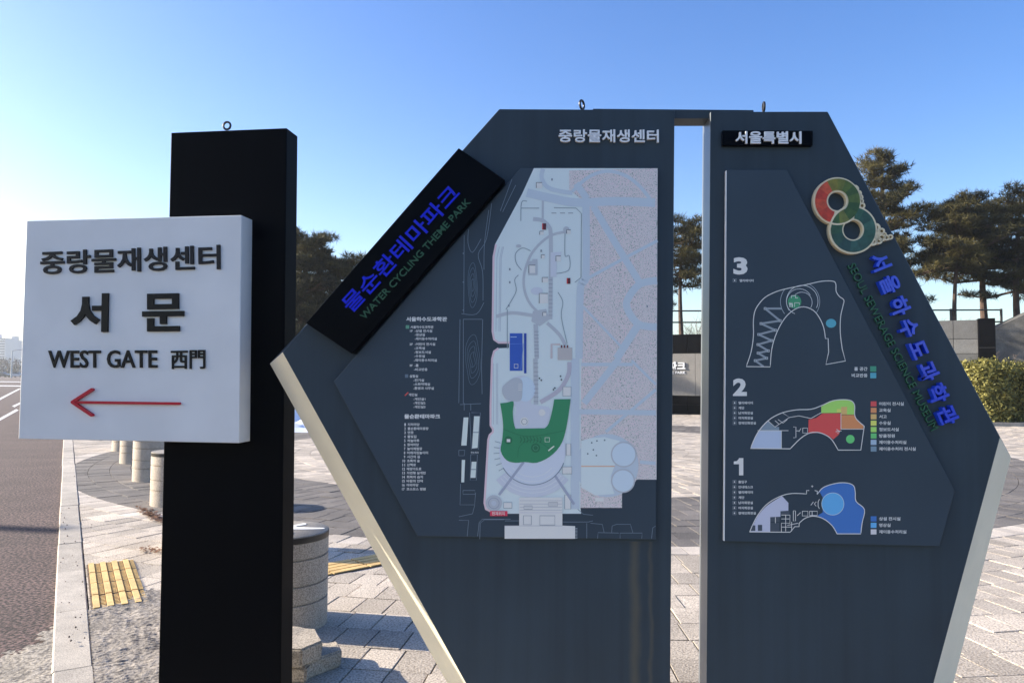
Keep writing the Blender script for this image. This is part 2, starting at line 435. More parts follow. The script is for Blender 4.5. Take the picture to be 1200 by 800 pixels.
# rough concrete apron poured over road edge, kerb end and paving
def inpoly(x, y, P):
    c = False; j = len(P) - 1
    for i in range(len(P)):
        if (P[i][1] > y) != (P[j][1] > y) and x < (P[j][0] - P[i][0]) * (y - P[i][1]) / (P[j][1] - P[i][1]) + P[i][0]: c = not c
        j = i
    return c
def height_sheet(name, poly, z_of, x0, x1, y0, y1, step, wob, keep, m):
    """heightfield over the ground inside a ragged outline given in photo pixels"""
    g = MB(); idx = {}
    for a in range(int((x1 - x0) / step)):
        for b in range(int((y1 - y0) / step)):
            x = x0 + (a + .5) * step; y = y0 + (b + .5) * step
            if not keep(kside((x, y))): continue
            px, py = project((x, y, 0)); px += wob * noise.fractal(Vector((x * 9, y * 9, 1)), .7, 2.0, 4); py += wob * noise.fractal(Vector((x * 9, y * 9, 9)), .7, 2.0, 4)
            if not inpoly(px, py, poly): continue
            q = []
            for da, db in ((0, 0), (1, 0), (1, 1), (0, 1)):
                kk = (a + da, b + db)
                if kk not in idx:
                    idx[kk] = len(g.v); xx = x0 + kk[0] * step; yy = y0 + kk[1] * step; g.v.append((xx, yy, z_of(xx, yy)))
                q.append(idx[kk])
            g.f.append(tuple(q)); g.mi.append(0); g.tone.append(.5)
    return tag(g.build(name, m, smooth=True), kind='structure')
def z_left(x, y):
    sd = kside((x, y)); t = min(max((sd + 0.45) / 0.35, 0), 1); t = t * t * (3 - 2 * t)
    return ROADZ + 0.006 + 0.012 * t + 0.0035 * noise.fractal(Vector((x * 11, y * 11, 0)), 0.8, 2.0, 4) + 0.002 * noise.noise(Vector((x * 40, y * 40, 3)))
def z_right(x, y):
    p = Vector((x, y, 0)) - K0; sd = p.dot(nk); al = p.dot(dk)
    wear = min(1, max(0, 0.62 + 0.9 * noise.noise(Vector((x * 4.5, y * 4.5, 2)))))
    rib = max(0, math.sin(al * 2 * math.pi / 0.034)) * (1 if (sd * 1000) % 74 > 30 else .35)
    return 0.007 + 0.0055 * rib * wear + 0.005 * noise.fractal(Vector((x * 12, y * 12, 0)), 0.8, 2.0, 4) + 0.002 * noise.noise(Vector((x * 45, y * 45, 3)))
height_sheet('concrete_apron', [(-140, 812), (-30, 783), (0, 768), (22, 760), (40, 750), (58, 738), (72, 728), (80, 900), (-200, 900)], z_left, -4.2, -1.6, 1.9, 4.6, 0.018, 10, lambda q: q < -KW / 2 + 0.004, M_conc)
M_conc2 = granite('worn_mortar', (0.36, 0.315, 0.26), (0.14, 0.12, 0.10), fine=60, rough=0.95, bump=1.0, dirt=0.4, dirt_scale=4)
height_sheet('worn_mortar_bed', [(100, 716), (114, 712), (140, 706), (170, 694), (200, 688), (225, 700), (235, 870), (100, 870)], z_right, -3.1, -1.1, 2.6, 5.2, 0.0085, 5, lambda q: q > KW / 2 - 0.004, M_conc2)

# ================================================================== DIRECTION SIGN (left)
M_post = slate_mat('post_black', (0.0012, 0.0018, 0.003), 0.5, 0.2)
M_post.node_tree.nodes['Principled BSDF'].inputs['Specular IOR Level'].default_value = 0.05
M_signwhite = mat('sign_white', (0.72, 0.72, 0.71), 0.45, noise_amt=0.05, nscale=5, bump=0.04, bscale=300)
M_blackgloss = mat('letter_black', (0.003, 0.003, 0.004), 0.4, spec=0.2)
M_chargray = mat('letter_charcoal', (0.014, 0.014, 0.016), 0.5, spec=0.2)
M_red = mat('arrow_red', (0.50, 0.008, 0.030), 0.35, spec=0.3)
M_steel = mat('dark_steel', (0.05, 0.05, 0.055), 0.4, metal=0.8)

yaw = R(7.7); SN = Vector((-math.sin(yaw), -math.cos(yaw), 0)); SU = Vector((math.cos(yaw), -math.sin(yaw), 0))
S_front = Plane(at(283, 440, 2.84), SN)
S_post = S_front.back(0.090)
base = S_post.hit(264, 852); base.z = 0
sign = empty('direction_sign', base, 'white west gate sign with red arrow on a tall black post', 'sign')
def on(plane, pts): return [plane.hit(*p) for p in pts]
# post
fr = on(S_post, [(200.3, 155.5), (336, 150), (329.0, 800), (185.5, 800)])
for k in (2, 3):
    t = fr[1 if k == 2 else 0]; d = fr[k] - t; fr[k] = t + d * ((t.z + 0.02) / (-d.z))
bk = [p - SN * 0.105 for p in fr]
g = MB(); g.prism(fr, bk); post = g.build('post', M_post, sign, fixn=True)
bv = post.modifiers.new('edge', 'BEVEL'); bv.width = 0.003; bv.segments = 2
# white box
fr = on(S_front, [(31, 258.5), (283, 252), (280, 519), (21.5, 514)]); bk = [p - SN * 0.089 for p in fr]
g = MB(); g.prism(fr, bk); box = g.build('sign_box', M_signwhite, sign, fixn=True)
bv = box.modifiers.new('edge', 'BEVEL'); bv.width = 0.003; bv.segments = 2
def ring_part(name, c, r, rr, ax, ay, parent, m, n=24, k=8):
    g = MB(); c = Vector(c); az = ax.cross(ay)
    for i in range(n):
        t = 2 * math.pi * i / n; d = ax * math.cos(t) + ay * math.sin(t)
        for j in range(k):
            s = 2 * math.pi * j / k; g.v.append(tuple(c + d * (r + rr * math.cos(s)) + az * (rr * math.sin(s))))
    for i in range(n):
        for j in range(k):
            i2 = (i + 1) % n; j2 = (j + 1) % k
            g.f.append((i * k + j, i2 * k + j, i2 * k + j2, i * k + j2)); g.mi.append(0); g.tone.append(.5)
    return g.build(name, m, parent, smooth=True, fixn=True)
UPV = Vector((0, 0, 1))
ring_part('lifting_eye', S_post.back(0.08).hit(266, 147.5), 0.0155, 0.0045, SU, UPV, sign, M_steel)

def letters(plane, s, p0, p1, p2, depth, m, parent, off=0.0, split=True, name='letter', squeeze=1.0):
    """raised lettering: p0 bottom left, p1 bottom right, p2 top left, in photo pixels on the given plane"""
    O, A, B = plane.hit(*p0), plane.hit(*p1), plane.hit(*p2); U = A - O; V = B - O; N = plane.n
    if not split:
        g = MB(); text_affine(s, O, U, V, N, depth, off, g); return g.build(name, m, parent)
    v, _ = glyphs(s, off, True); lo = v.min(0); hi = v.max(0); w = hi[0] - lo[0]; h = hi[1] - lo[1]
    x = 0.0
    for i, ch in enumerate(s):
        if ch == ' ': continue
        pre = glyphs(s[:i] + 'I', off, True)[0][:, 0].max() if i else 0
        cur = glyphs('I', off, True)[0][:, 0].max() if i else 0
        dx = pre - cur
        vv_, f = glyphs(ch, off, True); g = MB(); xc = (vv_[:, 0].max() + vv_[:, 0].min()) / 2
        g.add([O + U * ((xc + (p[0] - xc) * squeeze + dx - lo[0]) / w) + V * ((p[1] - lo[1]) / h) + N * (depth * (p[2] + .5)) for p in vv_], f)
        g.build(name, m, parent)
letters(S_front, '중랑물재생센터', (48.5, 322), (259, 315.5), (48.5, 294.5), 0.007, M_chargray, sign, off=0.018)
letters(S_front, '서', (84, 389.5), (127.5, 389), (85, 344.5), 0.009, M_blackgloss, sign, off=0.028)
letters(S_front, '문', (168, 388.5), (216.5, 388), (168, 344.5), 0.009, M_blackgloss, sign, off=0.028)
letters(S_front, 'WEST GATE', (57.5, 431), (185, 431), (57.5, 410.5), 0.006, M_blackgloss, sign, off=0.012)
letters(S_front, '西門', (201, 432.5), (241, 432), (201, 410.5), 0.006, M_blackgloss, sign, off=0.012)
# red arrow: three round-ended bars, one raised piece
g = MB()
def bar(a, b, w):
    ax, ay = a; bx, by = b; L = math.hypot(bx - ax, by - ay); ux, uy = (bx - ax) / L, (by - ay) / L; pts = []
    for k in range(9):
        t = math.pi / 2 + math.pi * k / 8; pts.append((ax + w * (ux * math.cos(t) - uy * math.sin(t)), ay + w * (uy * math.cos(t) + ux * math.sin(t))))
    for k in range(9):
        t = -math.pi / 2 + math.pi * k / 8; pts.append((bx + w * (ux * math.cos(t) - uy * math.sin(t)), by + w * (uy * math.cos(t) + ux * math.sin(t))))
    return pts
for q, (a, b, w, d) in enumerate([((88, 471), (211, 472.6), 1.5, .010), ((87, 470.6), (109.5, 456.2), 1.7, .0115), ((87, 471), (109.3, 486), 1.7, .013)]):
    pts = on(S_front, bar(a, b, w)); g.prism([p + SN * d for p in pts], [p - SN * .001 for p in pts])
g.build('arrow', M_red, sign, fixn=True)

# ================================================================== INFORMATION BOARD
byaw = R(1.4); BN = Vector((-math.sin(byaw), -math.cos(byaw), 0)); BU = Vector((math.cos(byaw), -math.sin(byaw), 0))
B_front = Plane((0, 2.75, 0), BN); TH = 0.128
B_back = B_front.back(TH)
bbase = B_front.hit(800, 870); bbase.z = 0
board = empty('information_board', bbase, 'large slate grey map board with two angular halves and cream lower edges', 'information board')
def slate_board():
    m = slate_mat('slate_paint', (0.033, 0.050, 0.064), 0.5, 0.17)
    m.node_tree.nodes['Principled BSDF'].inputs['Specular IOR Level'].default_value = 0.3
    nt = m.node_tree; n = nt.nodes; l = nt.links; p = n['Principled BSDF']
    # two rusty run-off streaks below the map panel
    src = p.inputs['Base Color'].links[0].from_socket
    g = n.new('ShaderNodeNewGeometry'); sx = n.new('ShaderNodeSeparateXYZ'); l.new(g.outputs['Position'], sx.inputs[0])
    nz = n.new('ShaderNodeTexNoise'); nz.inputs['Scale'].default_value = 9; l.new(g.outputs['Position'], nz.inputs['Vector'])
    acc = None
    zt = B_front.hit(745, 634).z
    for px, hw, st in ((744.5, 0.026, 0.42), (762.5, 0.011, 0.28)):
        X = B_front.hit(px, 700).x
        sb = n.new('ShaderNodeMath'); sb.operation = 'SUBTRACT'; sb.inputs[1].default_value = X; l.new(sx.outputs[0], sb.inputs[0])
        wob = n.new('ShaderNodeMath'); wob.operation = 'MULTIPLY_ADD'; wob.inputs[1].default_value = 0.03; wob.inputs[2].default_value = -0.015; l.new(nz.outputs[0], wob.inputs[0])
        ad = n.new('ShaderNodeMath'); ad.operation = 'ADD'; l.new(sb.outputs[0], ad.inputs[0]); l.new(wob.outputs[0], ad.inputs[1])
        ab = n.new('ShaderNodeMath'); ab.operation = 'ABSOLUTE'; l.new(ad.outputs[0], ab.inputs[0])
        mr = n.new('ShaderNodeMapRange'); mr.inputs[1].default_value = hw * 0.15; mr.inputs[2].default_value = hw; mr.inputs[3].default_value = st; mr.inputs[4].default_value = 0
        l.new(ab.outputs[0], mr.inputs[0])
        if acc is None: acc = mr.outputs[0]
        else:
            mxm = n.new('ShaderNodeMath'); mxm.operation = 'MAXIMUM'; l.new(acc, mxm.inputs[0]); l.new(mr.outputs[0], mxm.inputs[1]); acc = mxm.outputs[0]
    zl = n.new('ShaderNodeMath'); zl.operation = 'LESS_THAN'; zl.inputs[1].default_value = zt; l.new(sx.outputs[2], zl.inputs[0])
    mu = n.new('ShaderNodeMath'); mu.operation = 'MULTIPLY'; l.new(acc, mu.inputs[0]); l.new(zl.outputs[0], mu.inputs[1])
    mx = n.new('ShaderNodeMix'); mx.data_type = 'RGBA'; l.new(mu.outputs[0], mx.inputs[0]); l.new(src, mx.inputs[6]); mx.inputs[7].default_value = (0.15, 0.125, 0.075, 1)
    l.new(mx.outputs[2], p.inputs['Base Color'])
    return m
M_slate = slate_board()
M_side = mat('slab_side', (0.16, 0.18, 0.20), 0.35, metal=0.3, noise_amt=0.12, nscale=5)
M_cream = mat('cream_edge', (0.78, 0.71, 0.54), 0.55, noise_amt=0.06, nscale=6, bump=0.05, bscale=200)
M_panel = mat('panel_print_slate', (0.041, 0.061, 0.081), 0.45, noise_amt=0.05, nscale=4, spec=0.3)
M_black = mat('box_black', (0.0022, 0.003, 0.005), 0.3, noise_amt=0.2, nscale=9, spec=0.04)
M_alu = mat('white_metal', (0.88, 0.88, 0.87), 0.4, metal=0.0)

def down(pl, a, b, z=-0.02):
    """extends the pixel line a-b on the plane down to height z"""
    A, B_ = pl.hit(*a), pl.hit(*b); d = B_ - A; return A + d * ((z - A.z) / d.z)
ff = on(B_front, [(585, 128), (790.6, 129)]) + [down(B_front, (790.6, 129), (785.5, 800)), down(B_front, (331, 412.5), (546, 800))] + on(B_front, [(331, 412.5)])
fb = on(B_back, [(591, 131.5)]) + [ff[1] - BN * TH - BU * 0.0, None, down(B_back, (316, 426), (524, 800))] + on(B_back, [(316, 426)])
fb[2] = ff[2] - BN * TH
g = MB(); g.prism(ff, fb, 0, [0, 1, 0, 2, 0]); lb = g.build('left_slab', [M_slate, M_side, M_cream], board, fixn=True)
ff = on(B_front, [(832.6, 131), (970, 131), (1172, 512)]) + [down(B_front, (1172, 512), (1094, 800)), down(B_front, (832.6, 131), (828, 800))]
fb = [ff[0] - BN * TH] + on(B_back, [(965, 136), (1185, 536)]) + [down(B_back, (1185, 536), (1117.5, 800)), ff[4] - BN * TH]
g = MB(); g.prism(ff, fb, 0, [0, 0, 2, 0, 1]); rb = g.build('right_slab', [M_slate, M_side, M_cream], board, fixn=True)
for o in (lb, rb):
    bv = o.modifiers.new('edge', 'BEVEL'); bv.width = 0.0025; bv.segments = 2; bv.limit_method = 'ANGLE'
# bridging beam on top
Bq = B_front.back(0.022); a = Bq.hit(695, 127.6); b = Bq.hit(883, 129.2); c = Bq.hit(800, 139)
g = MB(); zt = a.z; zb = c.z
g.prism([a, b, Vector((b.x, b.y, zb)), Vector((a.x, a.y, zb))], [p - BN * 0.085 for p in (a, b, Vector((b.x, b.y, zb)), Vector((a.x, a.y, zb)))])
g.build('bridging_beam', M_slate, board, fixn=True)
ex = (BU * 0.55 - BN * 0.84).normalized()
ring_part('lifting_eye', B_front.back(0.06).hit(682, 123), 0.0165, 0.0045, ex, UPV, board, M_steel)
ex = (BU * 0.12 - BN * 0.99).normalized()
ring_part('lifting_eye', B_front.back(0.06).hit(895, 125.5), 0.0165, 0.0045, ex, UPV, board, M_steel)

# ---- prints: flat coloured shapes on the panels, each layer a hair above the last
class Print:
    def __init__(s, plane): s.pl = plane; s.mb = MB(); s.mats = []; s.layer = 0; s.cnt = 0
    def m(s, c, name=None):
        mt = c if isinstance(c, bpy.types.Material) else ink(c)
        if mt not in s.mats: s.mats.append(mt)
        return s.mats.index(mt)
    def pt(s, p, lz): return s.pl.hit(*p) + s.pl.n * (0.0004 + lz * 0.00032 + (s.cnt % 38) * 0.000008)
    def poly(s, pts, c, lz): s.cnt += 1; s.mb.add([s.pt(p, lz) for p in pts], [tuple(range(len(pts)))], s.m(c))
    def stroke(s, pts, w, c, lz, closed=False):
        s.cnt += 1; n = len(pts); L = []; Rr = []
        for i in range(n):
            if closed: a, b = pts[i - 1], pts[(i + 1) % n]
            else: a, b = pts[max(i - 1, 0)], pts[min(i + 1, n - 1)]
            dx, dy = b[0] - a[0], b[1] - a[1]; q = math.hypot(dx, dy) or 1
            nx_, ny_ = -dy / q * w / 2, dx / q * w / 2
            L.append((pts[i][0] + nx_, pts[i][1] + ny_)); Rr.append((pts[i][0] - nx_, pts[i][1] - ny_))
        v = [s.pt(p, lz) for p in L] + [s.pt(p, lz) for p in Rr]
        s.mb.add(v, [(i, (i + 1) % n, n + (i + 1) % n, n + i) for i in range(n if closed else n - 1)], s.m(c))
    def disc(s, c0, r, c, lz, ry=None, n=36):
        s.poly([(c0[0] + r * math.cos(2 * math.pi * k / n), c0[1] + (ry or r) * math.sin(2 * math.pi * k / n)) for k in range(n)], c, lz)
    def ring(s, c0, r, w, c, lz, a0=0, a1=360, ry=None, n=40):
        closed = abs(a1 - a0) >= 360
        k = n if closed else n + 1
        s.stroke([(c0[0] + r * math.cos(R(a0 + (a1 - a0) * i / n)), c0[1] + (ry or r) * math.sin(R(a0 + (a1 - a0) * i / n))) for i in range(k)], w, c, lz, closed)
    def rect(s, x0, y0, x1, y1, c, lz): s.poly([(x0, y0), (x1, y0), (x1, y1), (x0, y1)], c, lz)
    def frame(s, x0, y0, x1, y1, w, c, lz): s.stroke([(x0, y0), (x1, y0), (x1, y1), (x0, y1)], w, c, lz, True)
    def text(s, t, x, y, h, c, lz, w=None, off=0.02, right=False):
        """x, y: bottom left of the string; h: glyph height in pixels"""
        v, _ = glyphs(t, off, False)
        if not len(v): return
        lo, hi = v.min(0), v.max(0); wd = w or h * (hi[0] - lo[0]) / max(hi[1] - lo[1], .3)
        if right: x = x - wd
        s.cnt += 1; O = s.pt((x, y), lz); U = s.pt((x + wd, y), lz) - O; V = s.pt((x, y - h), lz) - O
        text_affine(t, O, U, V, s.pl.n, 0, off, s.mb, s.m(c))
    def build(s, name, parent):
        o = s.mb.build(name, s.mats, parent); me = o.data
        nn = s.pl.n; flip = [p.index for p in me.polygons if p.normal.dot(nn) < 0]
        if flip:
            bm = bmesh.new(); bm.from_mesh(me); bm.faces.ensure_lookup_table(); bmesh.ops.reverse_faces(bm, faces=[bm.faces[i] for i in flip]); bm.to_mesh(me); bm.free()
        return o
def inkc(c):
    L = [a * k * 2.2 for a, k in zip(lin(c), INKT)]; q = max(L); return tuple(v * min(1, 0.86 / q) for v in L)
INKT = (0.66, 0.60, 0.52)     # from picture tone in open shade to print albedo
def ink(c):
    nm = 'ink_%d_%d_%d' % tuple(c)
    if nm in MATS: return MATS[nm]
    return mat(nm, inkc(c), 0.38)
def speckle(name, cols, scale):
    m = mat(name, (0.5, 0.5, 0.5), 0.4); n = m.node_tree.nodes; l = m.node_tree.links; p = n['Principled BSDF']
    g = n.new('ShaderNodeNewGeometry'); t = n.new('ShaderNodeTexNoise'); t.inputs['Scale'].default_value = scale; t.inputs['Detail'].default_value = 3; t.inputs['Roughness'].default_value = 0.7
    l.new(g.outputs['Position'], t.inputs['Vector']); cr = n.new('ShaderNodeValToRGB'); e = cr.color_ramp.elements
    while len(e) < len(cols): e.new(0.5)
    for k, (pos, c) in enumerate(cols):
        e[k].position = pos; e[k].color = (*inkc(c), 1)
    l.new(t.outputs[0], cr.inputs[0]); l.new(cr.outputs[0], p.inputs['Base Color']); return m

# ---- map panel
PT = 0.020
P_front = B_front.back(-PT)
mp_pts = [(627 - 17, 197), (771, 197), (768.7, 632), (489, 628), (391, 447), (420, 413)]
fr = on(P_front, mp_pts); bk = [p - BN * (PT - 0.001) for p in fr]
g = MB(); g.prism(fr, bk); mpanel = g.build('map_panel', M_panel, board, fixn=True)
bv = mpanel.modifiers.new('edge', 'BEVEL'); bv.width = 0.0015; bv.segments = 1
A = lambda x, y: (560 + x / 3.477, 190 + y / 3.477)
B = lambda x, y: (560 + x / 3.636, 420 + y / 3.636)
AA = lambda L: [A(*p) for p in L]
BB = lambda L: [B(*p) for p in L]
S = smooth_line
pr = Print(P_front)
PALE = (203, 220, 230); ROADC = (176, 192, 210); LAV = (186, 196, 214); GREYP = (168, 178, 192); LINEC = (104, 122, 142); WHITE = (226, 232, 238); DK = (52, 60, 72)
FIELD = speckle('ink_flower_field', [(0.36, (84, 96, 92)), (0.44, (190, 196, 200)), (0.53, (224, 220, 230)), (0.66, (232, 208, 226))], 290)
left_edge = AA([(228, 25), (180, 130), (70, 335), (60, 385), (56, 690), (62, 722), (80, 735), (126, 735), (126, 756), (80, 758), (62, 770), (54, 800)]) + BB([(50, 200), (50, 285), (60, 300), (60, 312), (46, 325), (40, 345), (24, 615), (30, 640), (60, 655), (90, 660)])
pr.poly(left_edge + BB([(440, 660), (437, 635), (614, 635), (614, 572), (652, 555), (676, 515), (761, 515)]) + [(770.6, 197.4)], PALE, 0)
pr.stroke([(x + 1.2, y) for x, y in left_edge[2:8]], 2.4, (214, 196, 212), 1)
pr.stroke([(x + 1.2, y) for x, y in left_edge[9:]], 2.4, (214, 196, 212), 1)
for dx in (4.5, 8.0, 9.5):
    pr.stroke([(x + dx, y) for x, y in AA([(72, 345), (62, 390), (58, 690)])], 0.7, (168, 180, 196), 1)
    pr.stroke([(x + dx, y) for x, y in BB([(50, 20), (50, 280)])], 0.6, (168, 180, 196), 1)
pr.poly(AA([(372, 35), (733, 25)]) + [(770.4, 197.6), (769.0, 561.4)] + BB([(676, 515), (652, 555), (614, 572), (614, 635), (437, 635), (440, 60)]) + AA([(424, 800), (424, 520), (455, 480), (455, 180), (372, 112)]), FIELD, 1)
for pts, w in (([(440, 150), (440, 460), (418, 515), (412, 800)], 8.5), ([(200, 125), (300, 148), (400, 165), (560, 160), (722, 166)], 10), ([(265, 28), (260, 65), (285, 103), (340, 120), (385, 126)], 5),
               ([(385, 120), (450, 62), (525, 38), (600, 55), (660, 100), (712, 165)], 4), ([(470, 180), (560, 330), (660, 492)], 8), ([(450, 472), (600, 390), (732, 320)], 3.6),
               ([(730, 482), (660, 497), (612, 555), (610, 600), (655, 660), (728, 672)], 8.5), ([(650, 668), (565, 800)], 9), ([(428, 588), (580, 748)], 2.8), ([(400, 88), (445, 150)], 8)):
    pr.stroke(S(AA(pts), 5), w, ROADC, 2)
for pts, w in (([(414, 0), (414, 300), (414, 640)], 10), ([(602, 0), (452, 190)], 8), ([(440, 25), (660, 25)], 4), ([(655, 8), (758, 110)], 3), ([(758, 132), (545, 312)], 3.6), ([(430, 226), (758, 231)], 6), ([(690, 440), (757, 446)], 4)):
    pr.stroke(BB(pts), w, ROADC, 2)
pr.disc(B(550, 455), 37, ROADC, 2, 37)
pr.poly(BB([(440, 350), (480, 338), (540, 334), (605, 350), (574, 388), (570, 420), (585, 450), (566, 500), (572, 545), (582, 576), (500, 582), (440, 548)]), PALE, 3)
for c0, r in (((621, 408), 13.5), ((618, 520), 12.5)):
    pr.disc(B(*c0), r + 1.6, GREYP, 4); pr.disc(B(*c0), r, (192, 212, 232), 5)
pr.stroke(BB([(440, 458), (583, 458)]), 1.2, (214, 178, 150), 4)
for q in ((485, 358), (507, 350), (540, 347), (492, 388), (468, 405), (505, 412)): pr.disc(B(*q), 1.0, (90, 110, 120), 4, n=8)
pr.rect(*B(500, 592), *B(536, 608), WHITE, 4)
# paths of the garden strip
for pts, w in (([(362, 283), (290, 303), (222, 368), (190, 450), (190, 520), (214, 578), (258, 622)], 3), ([(225, 232), (262, 238), (288, 262), (297, 300), (297, 470), (295, 640)], 4.6), ([(265, 130), (264, 240)], 2.4),
               ([(75, 628), (140, 614), (232, 626)], 4), ([(235, 660), (240, 800)], 5), ([(282, 655), (330, 700), (356, 745)], 4)):
    pr.stroke(S(AA(pts), 5), w, GREYP, 2)
pr.stroke(BB([(245, 0), (248, 195)]), 5.2, GREYP, 2)
for pts in ([(165, 460), (150, 480), (156, 525), (130, 575), (114, 600)], [(215, 362), (182, 350), (154, 372), (156, 410), (178, 440)], [(326, 530), (346, 570), (340, 630), (364, 740)], [(175, 240), (178, 165), (200, 160)], [(355, 290), (355, 380), (372, 382), (370, 440), (310, 455)], [(120, 600), (120, 760)], [(250, 188), (176, 188)]):
    pr.stroke(S(AA(pts), 4), 0.9, (130, 146, 160), 3)
pr.poly(AA([(224, 606), (278, 598), (292, 640), (252, 668), (218, 648)]), GREYP, 3)
pr.poly(AA([(296, 368), (340, 366), (340, 380), (322, 384), (320, 468), (296, 468)]), LAV, 3)
pr.disc(A(240, 525), 7, LAV, 3, 4.5); pr.disc(A(360, 275), 3.6, GREYP, 3)
pr.disc(A(166, 342), 3.2, GREYP, 3, 1.8)
pr.poly(AA([(205, 405), (222, 402), (222, 395), (243, 395), (243, 460), (205, 460)]), GREYP, 3)
for x0, y0, x1, y1 in ((208, 420, 234, 452), (238, 84, 262, 106), (318, 382, 338, 404), (362, 276, 378, 292), (258, 378, 272, 392), (252, 282, 268, 296), (262, 470, 286, 490), (250, 535, 286, 575), (264, 612, 278, 626)):
    pr.rect(*A(x0, y0), *A(x1, y1), WHITE, 4); pr.stroke([A(x0, y1), A(x0, y0), A(x1, y0)], 0.7, DK, 5)
for x0, y0, x1, y1 in ((264, 250, 278, 276), (364, 472, 377, 496)):
    pr.rect(*A(x0, y0), *A(x1, y1), (84, 22, 38), 4); pr.rect(*A(x0 - 2, y0), *A(x0 + 1.5, y1), (196, 48, 56), 5)
pr.stroke(AA([(310, 186), (400, 188), (422, 210), (420, 470), (395, 490)]), 0.8, (120, 136, 150), 3)
for y in range(480, 640, 16): pr.stroke(AA([(288, y), (304, y)]), 0.5, (120, 130, 150), 5)
for y in range(20, 200, 18): pr.stroke(BB([(238, y), (258, y)]), 0.5, (120, 130, 150), 5)
for y in range(690, 800, 14): pr.stroke(AA([(230, y), (248, y)]), 0.5, (120, 130, 150), 5)
for (x, y) in ((130, 437), (130, 490), (126, 585), (258, 362), (302, 72), (690, 588)): pr.rect(*A(x - 3, y - 5), *A(x + 3, y + 4), (120, 132, 146), 4)
for x in (300, 335, 368): pr.stroke(AA([(x, 208), (x + 20, 208)]), 0.8, (120, 130, 146), 4)
# pool hall and grey building
pr.rect(*A(130, 697), *B(190, 52), (38, 82, 178), 4); pr.rect(*A(188, 697), *B(207, 63), (30, 66, 160), 5)
pr.stroke(AA([(133, 712), (158, 712)]), 0.9, (160, 190, 230), 6); pr.stroke(AA([(130, 740), (185, 740)]) + [B(183, 50)], 0.6, (90, 130, 210), 6)
pr.frame(*B(155, 24), *B(171, 40), 0.7, WHITE, 6)
pr.rect(*A(325, 755), *B(402, 6), (172, 172, 178), 4)
for x in (338, 350, 362): pr.rect(*A(x, 745), *A(x + 6, 756), (96, 40, 44), 5)
pr.stroke(AA([(300, 800), (300, 742), (335, 742)]), 2.5, (182, 178, 186), 3)
pr.stroke(S(BB([(390, 15), (385, 70), (345, 135), (266, 186)]), 6), 5, (170, 172, 190), 3)
pr.rect(*B(362, 120), *B(397, 160), WHITE, 3); pr.frame(*B(362, 120), *B(397, 160), .6, LINEC, 4)
for q in ((270, 92), (262, 84), (352, 75), (356, 90), (328, 125), (322, 132)): pr.disc(B(*q), 1.0, DK, 4, n=8)
# round court, lawn and terraces
pr.poly(S(BB([(104, 120), (128, 108), (150, 82), (200, 74), (240, 105), (243, 150), (226, 188), (262, 200), (300, 206), (308, 232), (300, 268), (286, 297), (164, 297), (154, 255), (162, 205), (116, 172)]), 4, True), LAV, 3)
pr.disc(B(202, 130), 11.2, (186, 208, 230), 4, 14.5)
pr.poly(S(BB([(104, 125), (150, 84), (186, 90), (190, 130), (180, 180), (120, 172)]), 4, True), GREYP, 5)
for y in (110, 118, 126, 134): pr.stroke(BB([(172, y), (188, y)]), 0.6, WHITE, 6)
pr.disc(B(273, 230), 4.0, WHITE, 4); pr.disc(B(198, 268), 5.0, WHITE, 4); pr.ring(B(198, 268), 3.2, 0.5, LINEC, 5)
cx, cy = 232, 395
def sector(r0_, r1_, a0, a1, c, lz, n=24):
    o = [B(cx + r1_ * math.cos(R(a0 + (a1 - a0) * i / n)), cy + r1_ * math.sin(R(a0 + (a1 - a0) * i / n))) for i in range(n + 1)]
    i_ = [B(cx + r0_ * math.cos(R(a1 + (a0 - a1) * i / n)), cy + r0_ * math.sin(R(a1 + (a0 - a1) * i / n))) for i in range(n + 1)]
    pr.poly(o + i_, c, lz)
sector(20, 196, 38, 142, LAV, 3); sector(20, 142, -20, 195, (190, 202, 222), 4)
for r_ in (108, 128, 160, 176): pr.ring(B(cx, cy), r_ / 3.636, 0.8, (206, 216, 230), 5, 40, 140)
pr.ring(B(cx, cy), 142 / 3.636, 0.9, LINEC, 5, 20, 150)
pr.stroke(BB([(195, 440), (90, 580)]), 3, (150, 160, 184), 5); pr.stroke(BB([(330, 500), (410, 620)]), 3, (150, 160, 184), 5)
for a in range(150, 200, 9):
    pr.stroke([B(cx + 140 * math.cos(R(a)), cy + 140 * math.sin(R(a))), B(cx + 165 * math.cos(R(a)), cy + 165 * math.sin(R(a)))], 0.6, LINEC, 5)
GREEN = (46, 128, 92)
pr.poly(S(BB([(95, 190), (124, 187), (152, 183), (149, 225), (152, 268), (160, 298)]), 3) + S(BB([(285, 296), (302, 276), (318, 215), (325, 173)]), 3) + S(BB([(395, 172), (386, 240), (372, 315), (350, 372), (305, 418), (250, 443), (200, 440), (160, 443), (122, 432), (97, 392), (104, 345), (108, 290), (103, 235)]), 3), GREEN, 6)
pr.disc(B(130, 347), 4.8, (34, 104, 76), 7); pr.rect(*B(123, 342), *B(138, 355), WHITE, 8)
pr.disc(B(246, 380), 5.4, (34, 104, 76), 7); pr.ring(B(246, 380), 3.0, 0.6, (70, 140, 110), 8); pr.frame(*B(286, 336), *B(305, 354), 0.8, (200, 225, 210), 8)
pr.stroke(BB([(300, 392), (325, 372)]), 1.5, (220, 232, 226), 8)
for k in range(7): pr.stroke(S(BB([(180 + k * 14, 332), (186 + k * 14, 345), (180 + k * 14, 358)]), 3), 0.6, (28, 84, 66), 8)
pr.stroke(S(BB([(110, 300), (200, 330), (290, 322), (372, 305)]), 5), 0.7, (36, 108, 80), 7)
pr.stroke(S(BB([(170, 420), (180, 370), (240, 345), (300, 380), (320, 400)]), 5), 0.6, (36, 108, 80), 7)
